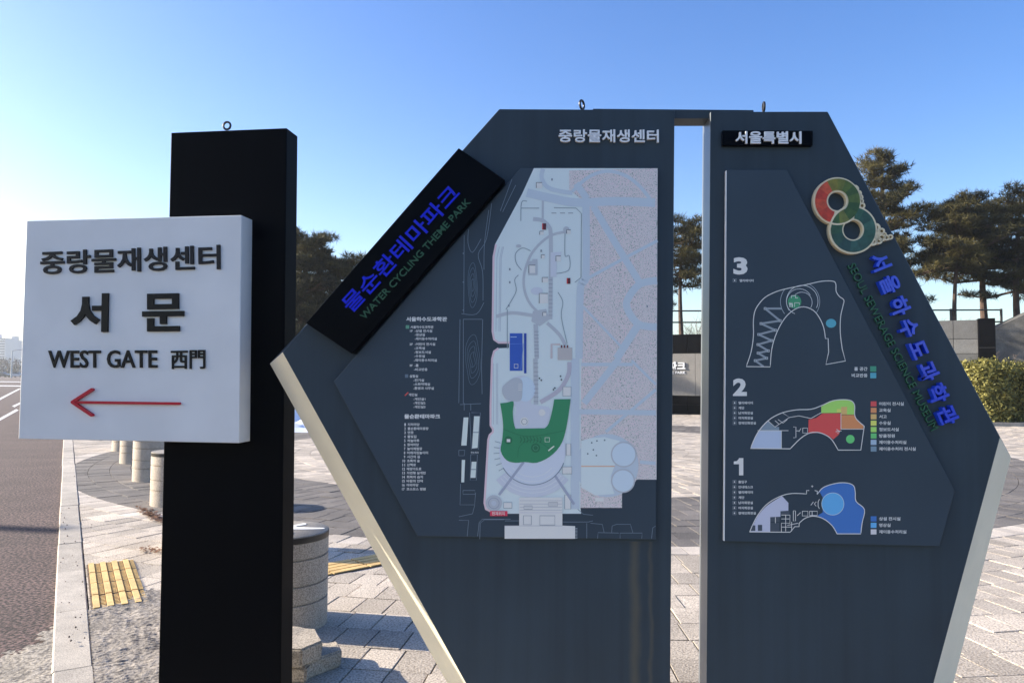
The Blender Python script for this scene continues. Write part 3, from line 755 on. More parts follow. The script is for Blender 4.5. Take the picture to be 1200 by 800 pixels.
pr.disc(B(68, 615), 9.5, GREYP, 4); pr.ring(B(68, 615), 6.2, 0.6, (130, 142, 165), 5); pr.disc(B(68, 615), 3, (176, 188, 206), 5)
for x0, y0, x1, y1 in ((376, 362, 396, 412), (360, 460, 400, 490), (370, 580, 396, 640), (110, 612, 145, 636)):
    pr.rect(*B(x0, y0), *B(x1, y1), WHITE, 4); pr.frame(*B(x0, y0), *B(x1, y1), .6, LINEC, 5)
# entrance building, you-are-here tag
pr.poly(BB([(176, 590), (360, 590), (360, 710), (414, 712), (414, 766), (114, 766), (114, 710), (176, 710)]), WHITE, 6)
for y in (604, 618, 632, 644): pr.stroke(BB([(178, y), (358, y)]), 0.7, (170, 176, 190), 7)
pr.stroke(BB([(114, 711), (360, 711)]), 0.7, (170, 176, 190), 7); pr.stroke(BB([(176, 655), (360, 655)]), 1.0, (190, 194, 206), 7)
for x0, y0, x1, y1 in ((194, 668, 228, 706), (264, 668, 328, 708), (300, 612, 340, 626), (196, 626, 232, 640)): pr.frame(*B(x0, y0), *B(x1, y1), 0.8, (140, 146, 160), 8)
pr.rect(*B(52, 648), *B(126, 669), (206, 62, 92), 8)
pr.text('현재위치', *B(60, 666), 4.2, (250, 240, 244), 9, w=15)
# dark side of the panel: contour lines, sheds, streets
Z = lambda x, y: (460 + x / 2.857, 360 + y / 2.857)
ZZ = lambda L: [Z(*p) for p in L]
Y_ = lambda x, y: (530 + x / 4.44, 190 + y / 4.44)
for L_ in ([(237, 40), (237, 322)], [(226, 40), (222, 320)], [(302, 40), (300, 120), (298, 200), (300, 290)], [(237, 40), (300, 40)], [(226, 325), (296, 322)], [(240, 345), (240, 320)], [(262, 345), (262, 322)]):
    pr.stroke(ZZ(L_), 0.65, LINEC, 1)
for rx, ry in ((6, 26), (12, 45), (18, 62), (24, 84)):
    pr.stroke(S(ZZ([(269 + rx * math.cos(t) + 3 * math.sin(3 * t), 175 + ry * math.sin(t)) for t in [k * math.pi / 6 for k in range(12)]]), 3, True), 0.5, (84, 104, 124), 1, True)
for rx, ry in ((6, 22), (12, 40), (18, 60), (24, 78)):
    pr.stroke(S([Y_(106 + rx * math.cos(t) + 2 * math.sin(3 * t), 640 + ry * math.sin(t) * 1.5) for t in [k * math.pi / 6 for k in range(12)]], 3, True), 0.5, (84, 104, 124), 1, True)
for L_ in ([(62, 380), (60, 785)], [(48, 788), (125, 790), (165, 730)], [(205, 215), (178, 400), (135, 480), (158, 570), (160, 720)], [(190, 250), (168, 420), (165, 560)], [(310, 90), (250, 255)], [(330, 120), (262, 260)], [(85, 350), (82, 420), (105, 470), (150, 400)]):
    pr.stroke(S([Y_(*p) for p in L_], 4), 0.6, LINEC, 1)
for y in (475, 625, 770): pr.text('◂', *Y_(52, y + 4), 2, LINEC, 1)
for q in ([(238, 368), (254, 368), (248, 462), (230, 462)], [(273, 364), (292, 364), (285, 470), (266, 472)], [(232, 510), (243, 510), (240, 585), (230, 585)], [(265, 516), (281, 516), (278, 570), (261, 570)]):
    pr.poly(ZZ(q), (206, 222, 226), 2)
for L_ in ([(270, 418), (288, 418)], [(263, 542), (279, 542)]): pr.stroke(ZZ(L_), 0.8, LINEC, 3)
for L_ in ([(264, 352), (294, 352), (288, 475), (264, 475), (258, 352)], [(262, 492), (284, 492), (281, 578), (260, 578), (262, 492)], [(222, 478), (242, 478), (240, 496), (222, 496), (222, 478)], [(228, 590), (226, 660), (275, 660), (278, 620)], [(275, 662), (268, 690), (222, 700)], [(222, 712), (255, 712), (250, 765)], [(285, 765), (290, 720), (300, 708), (395, 708)], [(236, 612), (276, 612), (276, 625), (236, 625), (236, 612)]):
    pr.stroke(ZZ(L_), 0.6, LINEC, 1)
pr.text('하수처리', *Z(262, 489), 2.4, (190, 200, 210), 1)
for L_ in ([(115, 690), (176, 690)], [(362, 695), (470, 695), (490, 690)], [(425, 640), (450, 662), (490, 666)], [(8, 768), (10, 700), (28, 685), (112, 685)], [(464, 765), (464, 700)], [(510, 765), (512, 740), (600, 742)], [(570, 740), (572, 712), (590, 705), (650, 705), (660, 740)], [(606, 765), (606, 742), (700, 742), (698, 765)], [(740, 765), (745, 720), (757, 712)], [(480, 700), (530, 705), (538, 740)]):
    pr.stroke(BB(L_), 0.6, LINEC, 1)
for k in range(8): pr.stroke(BB([(414, 722 + k * 6), (424, 722 + k * 6)]), 0.6, (150, 164, 176), 2)
# legends
INKW = (222, 230, 238)
pr.text('서울하수도과학관', 476, 376.6, 5.4, INKW, 1, w=48, off=.035)
leg = [('서울하수도과학관', 481, 384.8, 27), ('1F  -상설 전시실', 480.5, 389.3, 26), ('-영상실', 486, 393.8, 12), ('-재이용수처리실', 486, 398.5, 26), ('2F  -어린이 전시실', 480, 404.8, 30), ('-교육실', 485.5, 409.4, 12.5), ('-정보도서실', 485.5, 414.2, 19.5), ('-수유실', 485.5, 418.8, 12.5), ('-재이용수처리실', 485, 423.6, 27), ('3F  -홀', 480, 429.6, 10.5), ('-비교반응', 485, 434.4, 16), ('실험실', 480, 442.2, 10), ('-전기실', 484.5, 447, 12.5), ('-소화약제실', 484.5, 451.6, 19.5), ('-환경과 사무실', 484.5, 456.4, 24), ('개인실', 479, 464, 10), ('-개인실1', 484.5, 469, 14), ('-개인실2', 484.5, 473.6, 14), ('-개인실3', 484.5, 478.2, 14)]
for t, x, y, w in leg: pr.text(t, x, y, 3.3, INKW, 1, w=w)
pr.rect(475.5, 381, 479.6, 385, (90, 150, 130), 1); pr.rect(474.6, 438.4, 478.4, 442.4, (90, 110, 130), 1); pr.stroke([(474.5, 463.5), (478.5, 459.5)], 1.2, (200, 80, 80), 1)
pr.text('물순환테마파크', 473.8, 490.4, 5.4, INKW, 1, w=42, off=.035)
lst = ['지하마당', '물순환테마광장', '연못', '물빛길', '하늘마루', '참여마당', '놀이체험장', '미래지킴놀이터', '시간의 길', '초록의 숲', '산책로', '태양가도로', '자연형 실개천', '회복의 습지', '바람의 언덕', '야외마당', '코스모스 정원']
ws = [14, 24.5, 7, 10.5, 14, 13.5, 17.5, 24.5, 15, 15, 10.5, 17, 22, 19, 19, 14, 22.5]
for k, (t, w) in enumerate(zip(lst, ws)):
    y = 498.8 + k * 4.72; pr.text(str(k + 1), 475.6 - k * 0.09, y, 3.2, INKW, 1, right=True, w=1.6 if k < 9 else 3.0); pr.text(t, 477.8 - k * 0.09, y, 3.3, INKW, 1, w=w)
pr.build('map_print', mpanel)

# ---- floor plan panel
fp = [(851.5, 199), (922, 199), (1119, 575), (1101, 640), (849, 634)]
fr = on(P_front, fp); bk = [p - BN * (PT - 0.001) for p in fr]
g = MB(); g.prism(fr, bk); fpanel = g.build('floor_plan_panel', M_panel, board, fixn=True)
bv = fpanel.modifiers.new('edge', 'BEVEL'); bv.width = 0.0015; bv.segments = 1
pr = Print(P_front); W_ = (228, 234, 240)
C3 = lambda x, y: (850 + x / 5.335, 300 + y / 5.335)
D = lambda x, y: (850 + x / 4, 440 + y / 4)
CC = lambda L: [C3(*p) for p in L]
DD = lambda L: [D(*p) for p in L]
for ch, x0, y0, x1, y1 in (('3', 859.3, 301.5, 876, 321.8), ('2', 858.8, 443.2, 875.2, 463.8), ('1', 859.8, 536.4, 871, 556.6)):
    if ch == '1': pr.poly([(866, y0), (871, y0), (871, y1), (866, y1), (866, y0 + 7.2), (859.8, y0 + 7.2), (859.8, y0 + 4.0), (863.5, y0 + 3.4), (865.2, y0 + 1.6)], W_, 1)
    else: pr.text(ch, x0, y1, y1 - y0, W_, 1, w=x1 - x0, off=.045)
o3 = S(CC([(130, 690), (160, 600), (175, 500), (175, 400), (190, 330), (240, 265), (300, 230), (370, 207), (500, 180), (600, 158), (670, 157), (690, 175), (692, 220), (712, 252), (740, 275), (735, 310), (720, 380), (718, 480), (730, 580)]), 4) + CC([(750, 655), (628, 677)]) + S(CC([(645, 600), (642, 515)]), 2) + S(CC([(625, 515), (615, 450), (590, 390), (550, 340), (490, 317), (430, 335), (370, 390), (320, 480), (290, 580), (280, 692)]), 4)
pr.stroke(o3, 0.95, W_, 2, True)
pr.ring(C3(467, 285), 23, 0.6, (150, 164, 178), 1, -68, 36); pr.ring(C3(467, 285), 23, 0.6, (150, 164, 178), 1, 142, 219); pr.ring(C3(480, 282), 18.5, 0.7, (190, 200, 210), 1, -215, 25); pr.ring(C3(478, 290), 12, 0.6, (190, 200, 210), 1, -140, 30); pr.ring(C3(462, 285), 15, 0.6, (190, 200, 210), 1, 110, 330)
pr.disc(C3(432, 285), 7.9, (56, 140, 104), 2); pr.stroke(CC([(412, 262), (412, 248), (438, 248), (438, 262), (452, 262)]), 0.9, W_, 3); pr.stroke(CC([(402, 300), (418, 300), (418, 318)]), 1.2, W_, 3); pr.stroke(CC([(432, 318), (432, 292), (462, 292), (462, 305)]), 0.7, W_, 3)
for x in (400, 408, 416): pr.stroke(CC([(x, 290), (x, 320)]), 0.6, W_, 3)
pr.disc(C3(660, 420), 6.0, (76, 158, 184), 2, 5.2)
zz = [(352, 328), (248, 328), (342, 404), (222, 422), (312, 463), (208, 490), (290, 528), (203, 553), (268, 592), (204, 606), (258, 638), (186, 653), (238, 690)]
for a_, b_ in zip(zz, zz[1:]): pr.stroke(CC([a_, b_]), 2.3, (132, 145, 160), 1)
for q in zz[1:-1]: pr.rect(C3(*q)[0] - 1.5, C3(*q)[1] - 1.5, C3(*q)[0] + 1.5, C3(*q)[1] + 1.5, (168, 178, 190), 2); pr.rect(C3(*q)[0] - .7, C3(*q)[1] - .7, C3(*q)[0] + .7, C3(*q)[1] + .7, (70, 84, 100), 3)
# second floor
pr.poly(DD([(119, 338), (150, 268), (158, 257), (262, 257), (262, 340)]), (168, 186, 216), 1)
pr.poly(DD([(158, 255), (200, 211), (232, 240), (252, 240), (252, 256)]), (120, 140, 160), 1)
pr.poly(DD([(390, 205), (425, 198), (455, 176), (541, 176), (541, 250), (532, 275), (506, 298), (478, 280), (440, 266), (388, 271)]), (202, 76, 78), 1)
pr.poly(S(DD([(449, 145), (500, 119), (555, 113), (592, 119), (604, 142), (606, 182)]), 4) + DD([(546, 182), (546, 174), (449, 175)]), (160, 216, 108), 1)
pr.poly(DD([(541, 184), (607, 184), (616, 206), (648, 236), (644, 250), (541, 250)]), (232, 156, 106), 1)
pr.rect(*D(542, 146), *D(570, 182), (232, 200, 130), 2); pr.rect(*D(522, 156), *D(542, 172), (214, 226, 120), 2)
pr.disc(D(585, 297), 5.0, (98, 196, 120), 2)
o2 = S(DD([(117, 340), (150, 268), (200, 210), (260, 176), (330, 160), (400, 157), (450, 140), (500, 118), (550, 112), (590, 118), (605, 140), (605, 182), (616, 206), (650, 236)]), 4) + DD([(634, 348), (528, 348)]) + S(DD([(528, 348), (500, 302), (470, 278), (430, 265), (390, 270), (350, 295), (303, 342)]), 4)[1:]
pr.stroke(o2, 1.0, W_, 4, True)
for L_ in ([(262, 257), (262, 340)], [(150, 257), (295, 257)], [(200, 212), (232, 240), (300, 195), (265, 172)], [(232, 210), (250, 226)], [(246, 205), (270, 222), (290, 204)], [(300, 195), (345, 188), (400, 200), (450, 172)], [(318, 240), (330, 240), (330, 290), (318, 290)], [(362, 245), (384, 245), (384, 268), (362, 268), (362, 245)], [(344, 262), (354, 246)], [(330, 258), (345, 258)], [(520, 250), (535, 262), (525, 270)], [(541, 176), (541, 250)], [(516, 262), (544, 258)], [(541, 250), (645, 250)]):
    pr.stroke(DD(L_), 0.7, W_, 4)
# first floor
pr.poly(S(DD([(117, 729), (150, 660), (195, 608), (265, 563)]), 4) + DD([(295, 595), (295, 632), (258, 634), (258, 660), (210, 662), (210, 730)]), (178, 186, 212), 1)
pr.poly(S(DD([(440, 540), (470, 519), (520, 504), (565, 503), (600, 516), (607, 545), (610, 585), (650, 626), (640, 690), (634, 739)]), 4) + S(DD([(523, 739), (500, 702), (470, 678), (432, 655)]), 4) + DD([(456, 640), (456, 570)]), (58, 110, 186), 1)
pr.disc(D(503, 600), 13, (92, 168, 228), 2); pr.ring(D(503, 600), 13, 0.6, (190, 215, 235), 3)
o1 = S(DD([(113, 731), (145, 663), (190, 605), (250, 567), (310, 551), (380, 553)]), 4) + DD([(380, 537), (392, 537)])
pr.stroke(o1, 0.9, W_, 4)
pr.stroke(DD([(418, 537), (430, 540), (430, 556)]) + S(DD([(432, 552), (460, 522), (520, 503), (570, 502), (600, 515), (608, 545), (612, 588), (651, 626), (640, 690), (634, 740)]), 4) + DD([(523, 740)]) + S(DD([(523, 740), (500, 702), (460, 670), (415, 657), (375, 666), (345, 690)]), 4) + DD([(345, 706), (325, 706), (303, 732), (113, 731)]), 0.95, W_, 4)
for x0, y0, x1, y1 in ((118, 700, 140, 726), (152, 698, 172, 726), (210, 662, 254, 684), (212, 688, 252, 728), (260, 634, 300, 652)):
    pr.rect(*D(x0, y0), *D(x1, y1), (62, 74, 90), 3)
for L_ in ([(262, 652), (302, 652), (302, 690), (262, 690), (262, 730)], [(262, 670), (300, 670)], [(282, 652), (282, 728)], [(262, 708), (310, 708)], [(234, 662), (234, 690)], [(318, 632), (328, 632), (328, 680), (318, 680), (318, 632)], [(336, 655), (352, 640)], [(360, 634), (386, 634), (386, 656), (360, 656), (360, 634)], [(394, 634), (430, 634), (430, 654), (394, 654), (394, 634)], [(406, 634), (406, 654)], [(440, 578), (434, 590), (434, 612), (440, 622)], [(400, 606), (412, 590)], [(425, 590), (416, 600), (425, 610)], [(290, 700), (340, 690)], [(310, 684), (310, 728)]):
    pr.stroke(DD(L_), 0.75, W_, 4)
pr.text('+', *D(401, 523), 2.6, W_, 4)
# legends
for y, c, t, w in ((132, (200, 78, 84), '어린이 전시실', 29), (162, (232, 160, 112), '교육실', 13.5), (192, (236, 202, 132), '서고', 9), (222, (224, 236, 122), '수유실', 13.5), (252, (160, 216, 112), '정보도서실', 23), (282, (98, 190, 118), '방울정원', 18.5), (312, (150, 176, 204), '재이용수처리실', 32), (343, (112, 140, 164), '재이용수처리 전시실', 43),
                   (670, (58, 110, 186), '상설 전시실', 25), (700, (92, 168, 228), '영상실', 13.5), (731, (196, 200, 210), '재이용수처리실', 32)):
    pr.rect(*D(681, y - 12), *D(708, y + 12), c, 1); pr.text(t, *D(720, y + 8), 4.2, INKW, 1, w=w)
for y, c, t, w in ((705, (58, 140, 118), '홀 공간', 15.5), (746, (78, 160, 186), '비교반응', 18.5)):
    pr.rect(*C3(905, y - 17), *C3(943, y + 17), c, 1); pr.text(t, *C3(888, y + 11), 4.4, INKW, 1, w=w, right=True)
def icon(x, y):
    pr.frame(x - 1.9, y - 1.9, x + 1.9, y + 1.9, 0.45, (140, 152, 166), 1); pr.rect(x - .7, y - .9, x + .7, y + .9, INKW, 1)
icon(860.8, 328.6); pr.text('엘리베이터', 866.5, 330.4, 3.2, INKW, 1, w=16.5)
for k, (t, w) in enumerate((('엘리베이터', 17), ('계단', 7), ('남자화장실', 17), ('여자화장실', 17), ('장애인화장실', 20.5))):
    y = 471.8 + k * 5.9; icon(860.8, y); pr.text(t, 865.2, y + 1.7, 3.3, INKW, 1, w=w)
for k, (t, w) in enumerate((('출입구', 10), ('안내데스크', 17), ('엘리베이터', 17), ('계단', 7), ('남자화장실', 17), ('여자화장실', 17), ('장애인화장실', 20.5))):
    y = 564.2 + k * 6.1; icon(860.6, y); pr.text(t, 865.2, y + 1.7, 3.3, INKW, 1, w=w)
pr.build('floor_plan_print', fpanel)
g = MB(); a = P_front.hit(851.6, 200); b = P_front.hit(849.2, 633.5)
g.prism([a - BU * .0026 + BN * .0006, a - BU * .0002 + BN * .0006, b - BU * .0002 + BN * .0006, b - BU * .0026 + BN * .0006], [p - BN * .016 for p in (a - BU * .0026, a - BU * .0002, b - BU * .0002, b - BU * .0026)])
g.build('edge_trim', M_alu, fpanel, fixn=True)

# ---- black name box with blue and green lettering
NB = 0.055; N_front = B_front.back(-NB)
fr = on(N_front, [(537.5, 173.5), (592, 211), (412.5, 414.5), (358.5, 378.5)]); bk = [p - BN * (NB - 0.001) for p in fr]
g = MB(); g.prism(fr, bk); nbox = g.build('name_box', M_black, board, fixn=True)
bv = nbox.modifiers.new('edge', 'BEVEL'); bv.width = 0.002; bv.segments = 2
M_blue = mat('letter_blue', (0.008, 0.055, 0.66), 0.3, coat=0.4)
M_blue2 = mat('letter_blue_acrylic', (0.010, 0.022, 0.66), 0.4, spec=0.2)
M_green = mat('letter_green', (0.020, 0.115, 0.055), 0.4)
letters(N_front, '물순환테마파크', (413.5, 368), (541.5, 229), (398, 353.5), 0.006, M_blue2, nbox, off=0.012)
letters(N_front, 'WATER CYCLING THEME PARK', (427.5, 375), (552, 237.5), (421.5, 369.5), 0.005, M_green, nbox, off=0.004, split=False, name='lettering')
letters(B_front, '중랑물재생센터', (654.5, 167.6), (771.5, 168), (654.5, 152.8), 0.012, M_alu, board, off=0.016)
g = MB(); q = B_front.back(-0.018); fr = on(q, [(847, 153), (952.5, 153.4), (952.3, 170.6), (846.8, 170.2)]); g.prism(fr, [p - BN * 0.017 for p in fr])
plate = g.build('name_plate', M_black, board, fixn=True)
letters(q, '서울특별시', (861.5, 169), (938.5, 169.2), (861.5, 154.6), 0.008, M_alu, plate, off=0.022)
# blue and green lettering down the right slab
letters(B_front, '서울하수도과학관', (1012.5, 301), (1101, 503), (1033.5, 292.5), 0.026, M_blue, board, off=0.03, squeeze=0.78)
letters(B_front, 'SEOUL SEWERAGE SCIENCE MUSEUM', (992, 312), (1090, 505), (1000.5, 307.6), 0.010, M_green, board, off=0.0, split=False, name='lettering')

# ---- emblem: two linked rings with bubbles
E_ = lambda x, y: (930 + x / 7.27, 200 + y / 7.27)
M_ecream = mat('emblem_cream', (0.82, 0.70, 0.46), 0.5)
def ringpoly(g, cx, cy, ra, rb, a0, a1, z0, z1, mi, n=48):
    full = abs(a1 - a0) >= 360; k = n if full else n + 1
    ang = [R(a0 + (a1 - a0) * i / n) for i in range(k)]
    def P(r, t, z): return B_front.hit(*E_(cx + r * math.cos(t), cy + r * math.sin(t))) + BN * z
    v = [P(ra, t, z1) for t in ang] + [P(rb, t, z1) for t in ang] + [P(ra, t, z0) for t in ang] + [P(rb, t, z0) for t in ang]
    f = []
    for i in range(n):
        j = (i + 1) % k
        f += [(i, k + i, k + j, j), (k + i, 3 * k + i, 3 * k + j, k + j), (2 * k + i, i, j, 2 * k + j)]
    if not full: f += [(0, 2 * k, 3 * k, k), (k - 1, 2 * k - 1, 4 * k - 1, 3 * k - 1)]
    g.add(v, f, mi)
g = MB()
ringpoly(g, 352, 272, 78, 202, 0, 360, 0.0, 0.022, 0); ringpoly(g, 484, 514, 82, 204, 0, 360, 0.0, 0.0225, 0)
bub1 = [(498, 172, 34), (530, 207, 26), (545, 240, 24), (525, 262, 18), (562, 310, 24), (556, 272, 18)]
bub2 = [(680, 496, 34), (727, 525, 25), (670, 545, 36), (728, 578, 30), (705, 606, 26), (770, 580, 22), (802, 574, 20), (655, 610, 34), (752, 552, 16), (684, 576, 20)]
for x, y, r in bub1 + bub2: ringpoly(g, x, y, r * 0.55, r * 1.12, 0, 360, 0.0, 0.0228, 0, 20)
emb = g.build('emblem', M_ecream, board, fixn=True)
cols_top = [(-118, -90, (128, 140, 52)), (-90, -68, (112, 134, 50)), (-68, -45, (84, 120, 48)), (-45, -22, (58, 100, 46)), (-22, 5, (84, 122, 54)), (5, 30, (44, 92, 44)), (30, 58, (58, 104, 48)), (58, 84, (112, 136, 66)),
            (106, 150, (196, 66, 40)), (150, 186, (206, 84, 52)), (186, 214, (190, 62, 42)), (214, 242, (204, 92, 60))]
cols_bot = [(-192, -160, (44, 96, 78)), (-226, -192, (38, 88, 86)), (-262, -226, (34, 84, 96)), (-290, -262, (46, 104, 110)), (-325, -290, (40, 92, 96)), (-28, 0, (52, 112, 112)), (-60, -28, (36, 92, 92)), (-160, -128, (60, 110, 60)), (-84, -60, (48, 110, 100)), (0, 35, (40, 100, 96)), (-128, -108, (96, 132, 66))]
def enamel(cx, cy, lst, z0):
    mats = []; g = MB()
    for q, (a0, a1, c) in enumerate(lst):
        L = lin(c); mats.append(mat('enamel_%d_%d_%d' % c, (L[0] * 1.0, L[1] * 0.72, L[2] * 0.5), 0.4, noise_amt=0.25, nscale=55))
        ringpoly(g, cx, cy, 93, 189, a0, a1, z0 - .0015, z0, q, 8)
    return g.build('enamel', mats, emb, fixn=True)
enamel(484, 514, cols_bot, 0.0236); enamel(352, 272, cols_top, 0.0246)
g = MB(); ringpoly(g, 352, 272, 189, 203, 50, 112, 0.022, 0.0252, 0, 16); ringpoly(g, 484, 514, 189, 205, -175, -112, 0.022, 0.0254, 0, 16)
g.build('rim', M_ecream, emb, fixn=True)

# ================================================================== BOLLARDS
M_gran = granite('bollard_granite', (0.58, 0.49, 0.39), (0.25, 0.21, 0.17), fine=170, rough=0.75, bump=0.35, dirt=0.15, dirt_scale=3)
M_grantop = granite('bollard_top', (0.36, 0.32, 0.27), (0.20, 0.18, 0.15), fine=170, rough=0.9, bump=0.3, dirt=0.18, dirt_scale=4)
M_band = mat('black_band', (0.012, 0.012, 0.013), 0.35)
M_paint = mat('white_paint', (0.80, 0.78, 0.74), 0.6, noise_amt=0.08, nscale=30)
RB = 0.245
def bollard(x, y, h, label, arrow=False, group='round granite bollards along the plaza edge'):
    t = empty('granite_bollard', (x, y, 0), label, 'bollard', group)
    g = MB(); c = (x, y, 0); gr = 0.012
    prof = [(RB, -0.02)]
    for f_ in (0.30, 0.49, 0.76):
        z = h * f_; prof += [(RB, z - 0.006), (RB - gr, z - 0.004), (RB - gr, z + 0.004), (RB, z + 0.006)]
    prof += [(RB, h * 0.93)]
    g.lathe(c, prof, 48); g.build('drum', M_gran, t, smooth=True)
    g = MB(); g.lathe((x, y, h * 0.93), [(RB + .002, 0.0005), (RB + .002, h * 0.058)], 48); g.build('band', M_band, t, smooth=True)
    g = MB(); g.lathe((x, y, h * 0.988), [(RB, 0.0005), (RB, h * 0.010), (RB - .004, h * 0.012 + .002)], 48); top = g.build('top_stone', M_grantop, t, smooth=True)
    if arrow:
        zt = h * 0.988 + h * .012 + .002 + .0035
        A_ = lambda u, v: Vector((x + u, y + v, zt))
        pts = [(-0.20, 0.01), (-0.185, 0.045), (-0.13, 0.10), (-0.085, 0.125), (-0.06, 0.105), (-0.07, 0.085), (-0.125, 0.045), (0.0, 0.028), (0.13, 0.022), (0.135, 0.0), (0.0, -0.012), (-0.125, -0.022), (-0.07, -0.085), (-0.065, -0.11), (-0.09, -0.125), (-0.13, -0.10), (-0.18, -0.04)]
        pts = [(u * .66, v * 1.25) for u, v in smooth_line(pts, 3, True)]
        top_ = [A_(u + 0.125, v + 0.01) for u, v in pts]; g = MB(); g.prism(top_, [p - Vector((0, 0, .003)) for p in top_]); g.build('painted_arrow', M_paint, top, fixn=True)
    return t
def foot(px, py, r=RB):
    """centre of a round base whose nearest point stands at this pixel row"""
    d0 = gnd(px, py).y + r; return at(px, 440, d0).x, d0
x, y = foot(337, 748); BIG = (x, y)
bollard(x, y, 0.52, 'large granite bollard with white arrow painted on top, behind the black post', True)
xx_, yy_ = (at(235, 440, 6.0).x, 6.0); bollard(xx_, yy_, 0.55, 'granite bollard hidden behind the black post, next beyond the one with the arrow')
for (px, py, lab) in ((209, 594.5, 'granite bollard whose left edge shows beside the black post'), (182.5, 565, 'thick granite bollard on the dark paving below the white sign'),
                      (163.5, 544, 'second farthest granite bollard, half hidden by the white sign'), (151.5, 529, 'farthest granite bollard showing just under the white sign')):
    x, y = foot(px, py); bollard(x, y, 0.56, lab)

# stone blocks stacked at the foot of the big bollard
M_block = granite('block_granite', (0.52, 0.45, 0.36), (0.22, 0.19, 0.15), fine=150, rough=0.85, bump=0.6, dirt=0.2, dirt_scale=5)
def block(pts2, z0, z1, label, seed):
    rr = random.Random(seed); cx_ = sum(p[0] for p in pts2) / len(pts2); cy_ = sum(p[1] for p in pts2) / len(pts2)
    me = MB(); lo = [Vector((px, py, z0)) for px, py in pts2]; hi = [Vector((px + rr.uniform(-.008, .008), py + rr.uniform(-.008, .008), z1 + rr.uniform(-.006, .006))) for px, py in pts2]
    me.prism(hi, lo); o = me.build('stone_block', M_block, fixn=True, origin=(cx_, cy_, z0))
    bm = bmesh.new(); bm.from_mesh(o.data); bmesh.ops.bevel(bm, geom=list(bm.edges), offset=0.008, segments=2, affect='EDGES')
    bmesh.ops.triangulate(bm, faces=[f for f in bm.faces if len(f.verts) > 4])
    bmesh.ops.subdivide_edges(bm, edges=[e for e in bm.edges if e.calc_length() > 0.05], cuts=2, use_grid_fill=True)
    for v in bm.verts: v.co += v.normal * noise.noise(v.co * 30 + Vector((seed, 0, 0))) * 0.004
    bm.to_mesh(o.data); bm.free()
    return tag(o, label, 'stone block', 'broken stone blocks beside the big bollard')
def gp(px, py, z): q = gnd(px, py, z); return (q.x, q.y)
block([gp(300, 797, 0), gp(358, 801, 0), gp(371, 786, 0), gp(352, 780, 0), gp(300, 777, 0)], 0, 0.075, 'lower left stone block of the small stack, half behind the black post', 3)
block([gp(359, 796, 0), gp(399, 781, 0), gp(396, 769, 0), gp(362, 775, 0)], 0, 0.075, 'small stone block at the right of the stack beside the big bollard', 5)
block([gp(305, 781, .076), gp(352, 783, .076), gp(377, 772, .076), gp(370, 757, .076), gp(340, 754, .076), gp(305, 757, .076)], 0.078, 0.165, 'chipped stone block lying on top of the small stack', 9)

# leaf litter beside the bollard and a snow bank far behind
M_leaf = mat('dry_leaf', (0.16, 0.07, 0.03), 0.8, noise_amt=0.4, nscale=30)
g = MB()
for k in range(260):
    px = random.gauss(178, 9); py = 601 + (px - 170) * 0.42 + random.gauss(0, 2.5); p = gnd(px, py)
    a = random.random() * 6.28; s_ = random.uniform(.012, .03); u = Vector((math.cos(a), math.sin(a), random.uniform(-.3, .3))) * s_; v = Vector((-math.sin(a), math.cos(a), random.uniform(-.3, .3))) * s_ * .6
    p.z = 0.012 + random.random() * 0.012; g.add([p - u, p + v, p + u, p - v], [(0, 1, 2, 3)])
for k in range(120):
    px = random.uniform(165, 205); py = 646 + random.gauss(0, 1.6); p = gnd(px, py)
    a = random.random() * 6.28; s_ = random.uniform(.008, .02); u = Vector((math.cos(a), math.sin(a), .2)) * s_; v = Vector((-math.sin(a), math.cos(a), .1)) * s_ * .6
    p.z = 0.012 + random.random() * .01; g.add([p - u, p + v, p + u, p - v], [(0, 1, 2, 3)])
tag(g.build('fallen_leaves', M_leaf), 'scattered dry brown leaves on the paving beside the black post', 'leaves', kind='stuff')
# small stones on kerb and apron
M_peb = mat('pebble', (0.12, 0.10, 0.09), 0.9)
g = MB()
for k in range(60):
    px = random.uniform(66, 108); py = random.uniform(540, 760); p = gnd(px, py); r_ = random.uniform(.004, .011); p.z = (0.008 if abs(kside(p)) < KW / 2 else 0.0) + r_ * .5 + (.016 if py > 715 else 0)
    d = [Vector((random.uniform(.6, 1), 0, 0)), Vector((0, random.uniform(.6, 1), 0)), Vector((0, 0, random.uniform(.5, .8)))]
    g.add([p + d[0] * r_, p - d[0] * r_, p + d[1] * r_, p - d[1] * r_, p + d[2] * r_, p - d[2] * r_], [(0, 2, 4), (2, 1, 4), (1, 3, 4), (3, 0, 4), (2, 0, 5), (1, 2, 5), (3, 1, 5), (0, 3, 5)])
tag(g.build('loose_pebbles', M_peb), 'small dark pebbles scattered on the granite kerb', 'pebbles', kind='stuff')

M_snow = mat('snow', (0.82, 0.84, 0.88), 0.6, noise_amt=0.05, nscale=3, bump=0.4, bscale=6)
g = MB(); s0 = gnd(352, 507); nxs, nys = 36, 14
for j in range(nys + 1):
    for i in range(nxs + 1):
        u = i / nxs * 2 - 1; v = j / nys * 2 - 1; e = max(0, 1 - u * u) * max(0, 1 - v * v)
        x = s0.x - 0.6 + u * 2.6; y = s0.y + 1.6 + v * 1.5
        g.v.append((x, y, -0.03 + e * (0.36 + 0.22 * noise.noise(Vector((x * 2.3, y * 2.3, 0))) + .1 * noise.noise(Vector((x * 7, y * 7, 0))))))
for j in range(nys):
    for i in range(nxs): q = j * (nxs + 1) + i; g.f.append((q, q + 1, q + nxs + 2, q + nxs + 1)); g.mi.append(0); g.tone.append(.5)
tag(g.build('snow_bank', M_snow, smooth=True), 'low bank of ploughed snow at the far left side of the plaza', 'snow', kind='stuff')

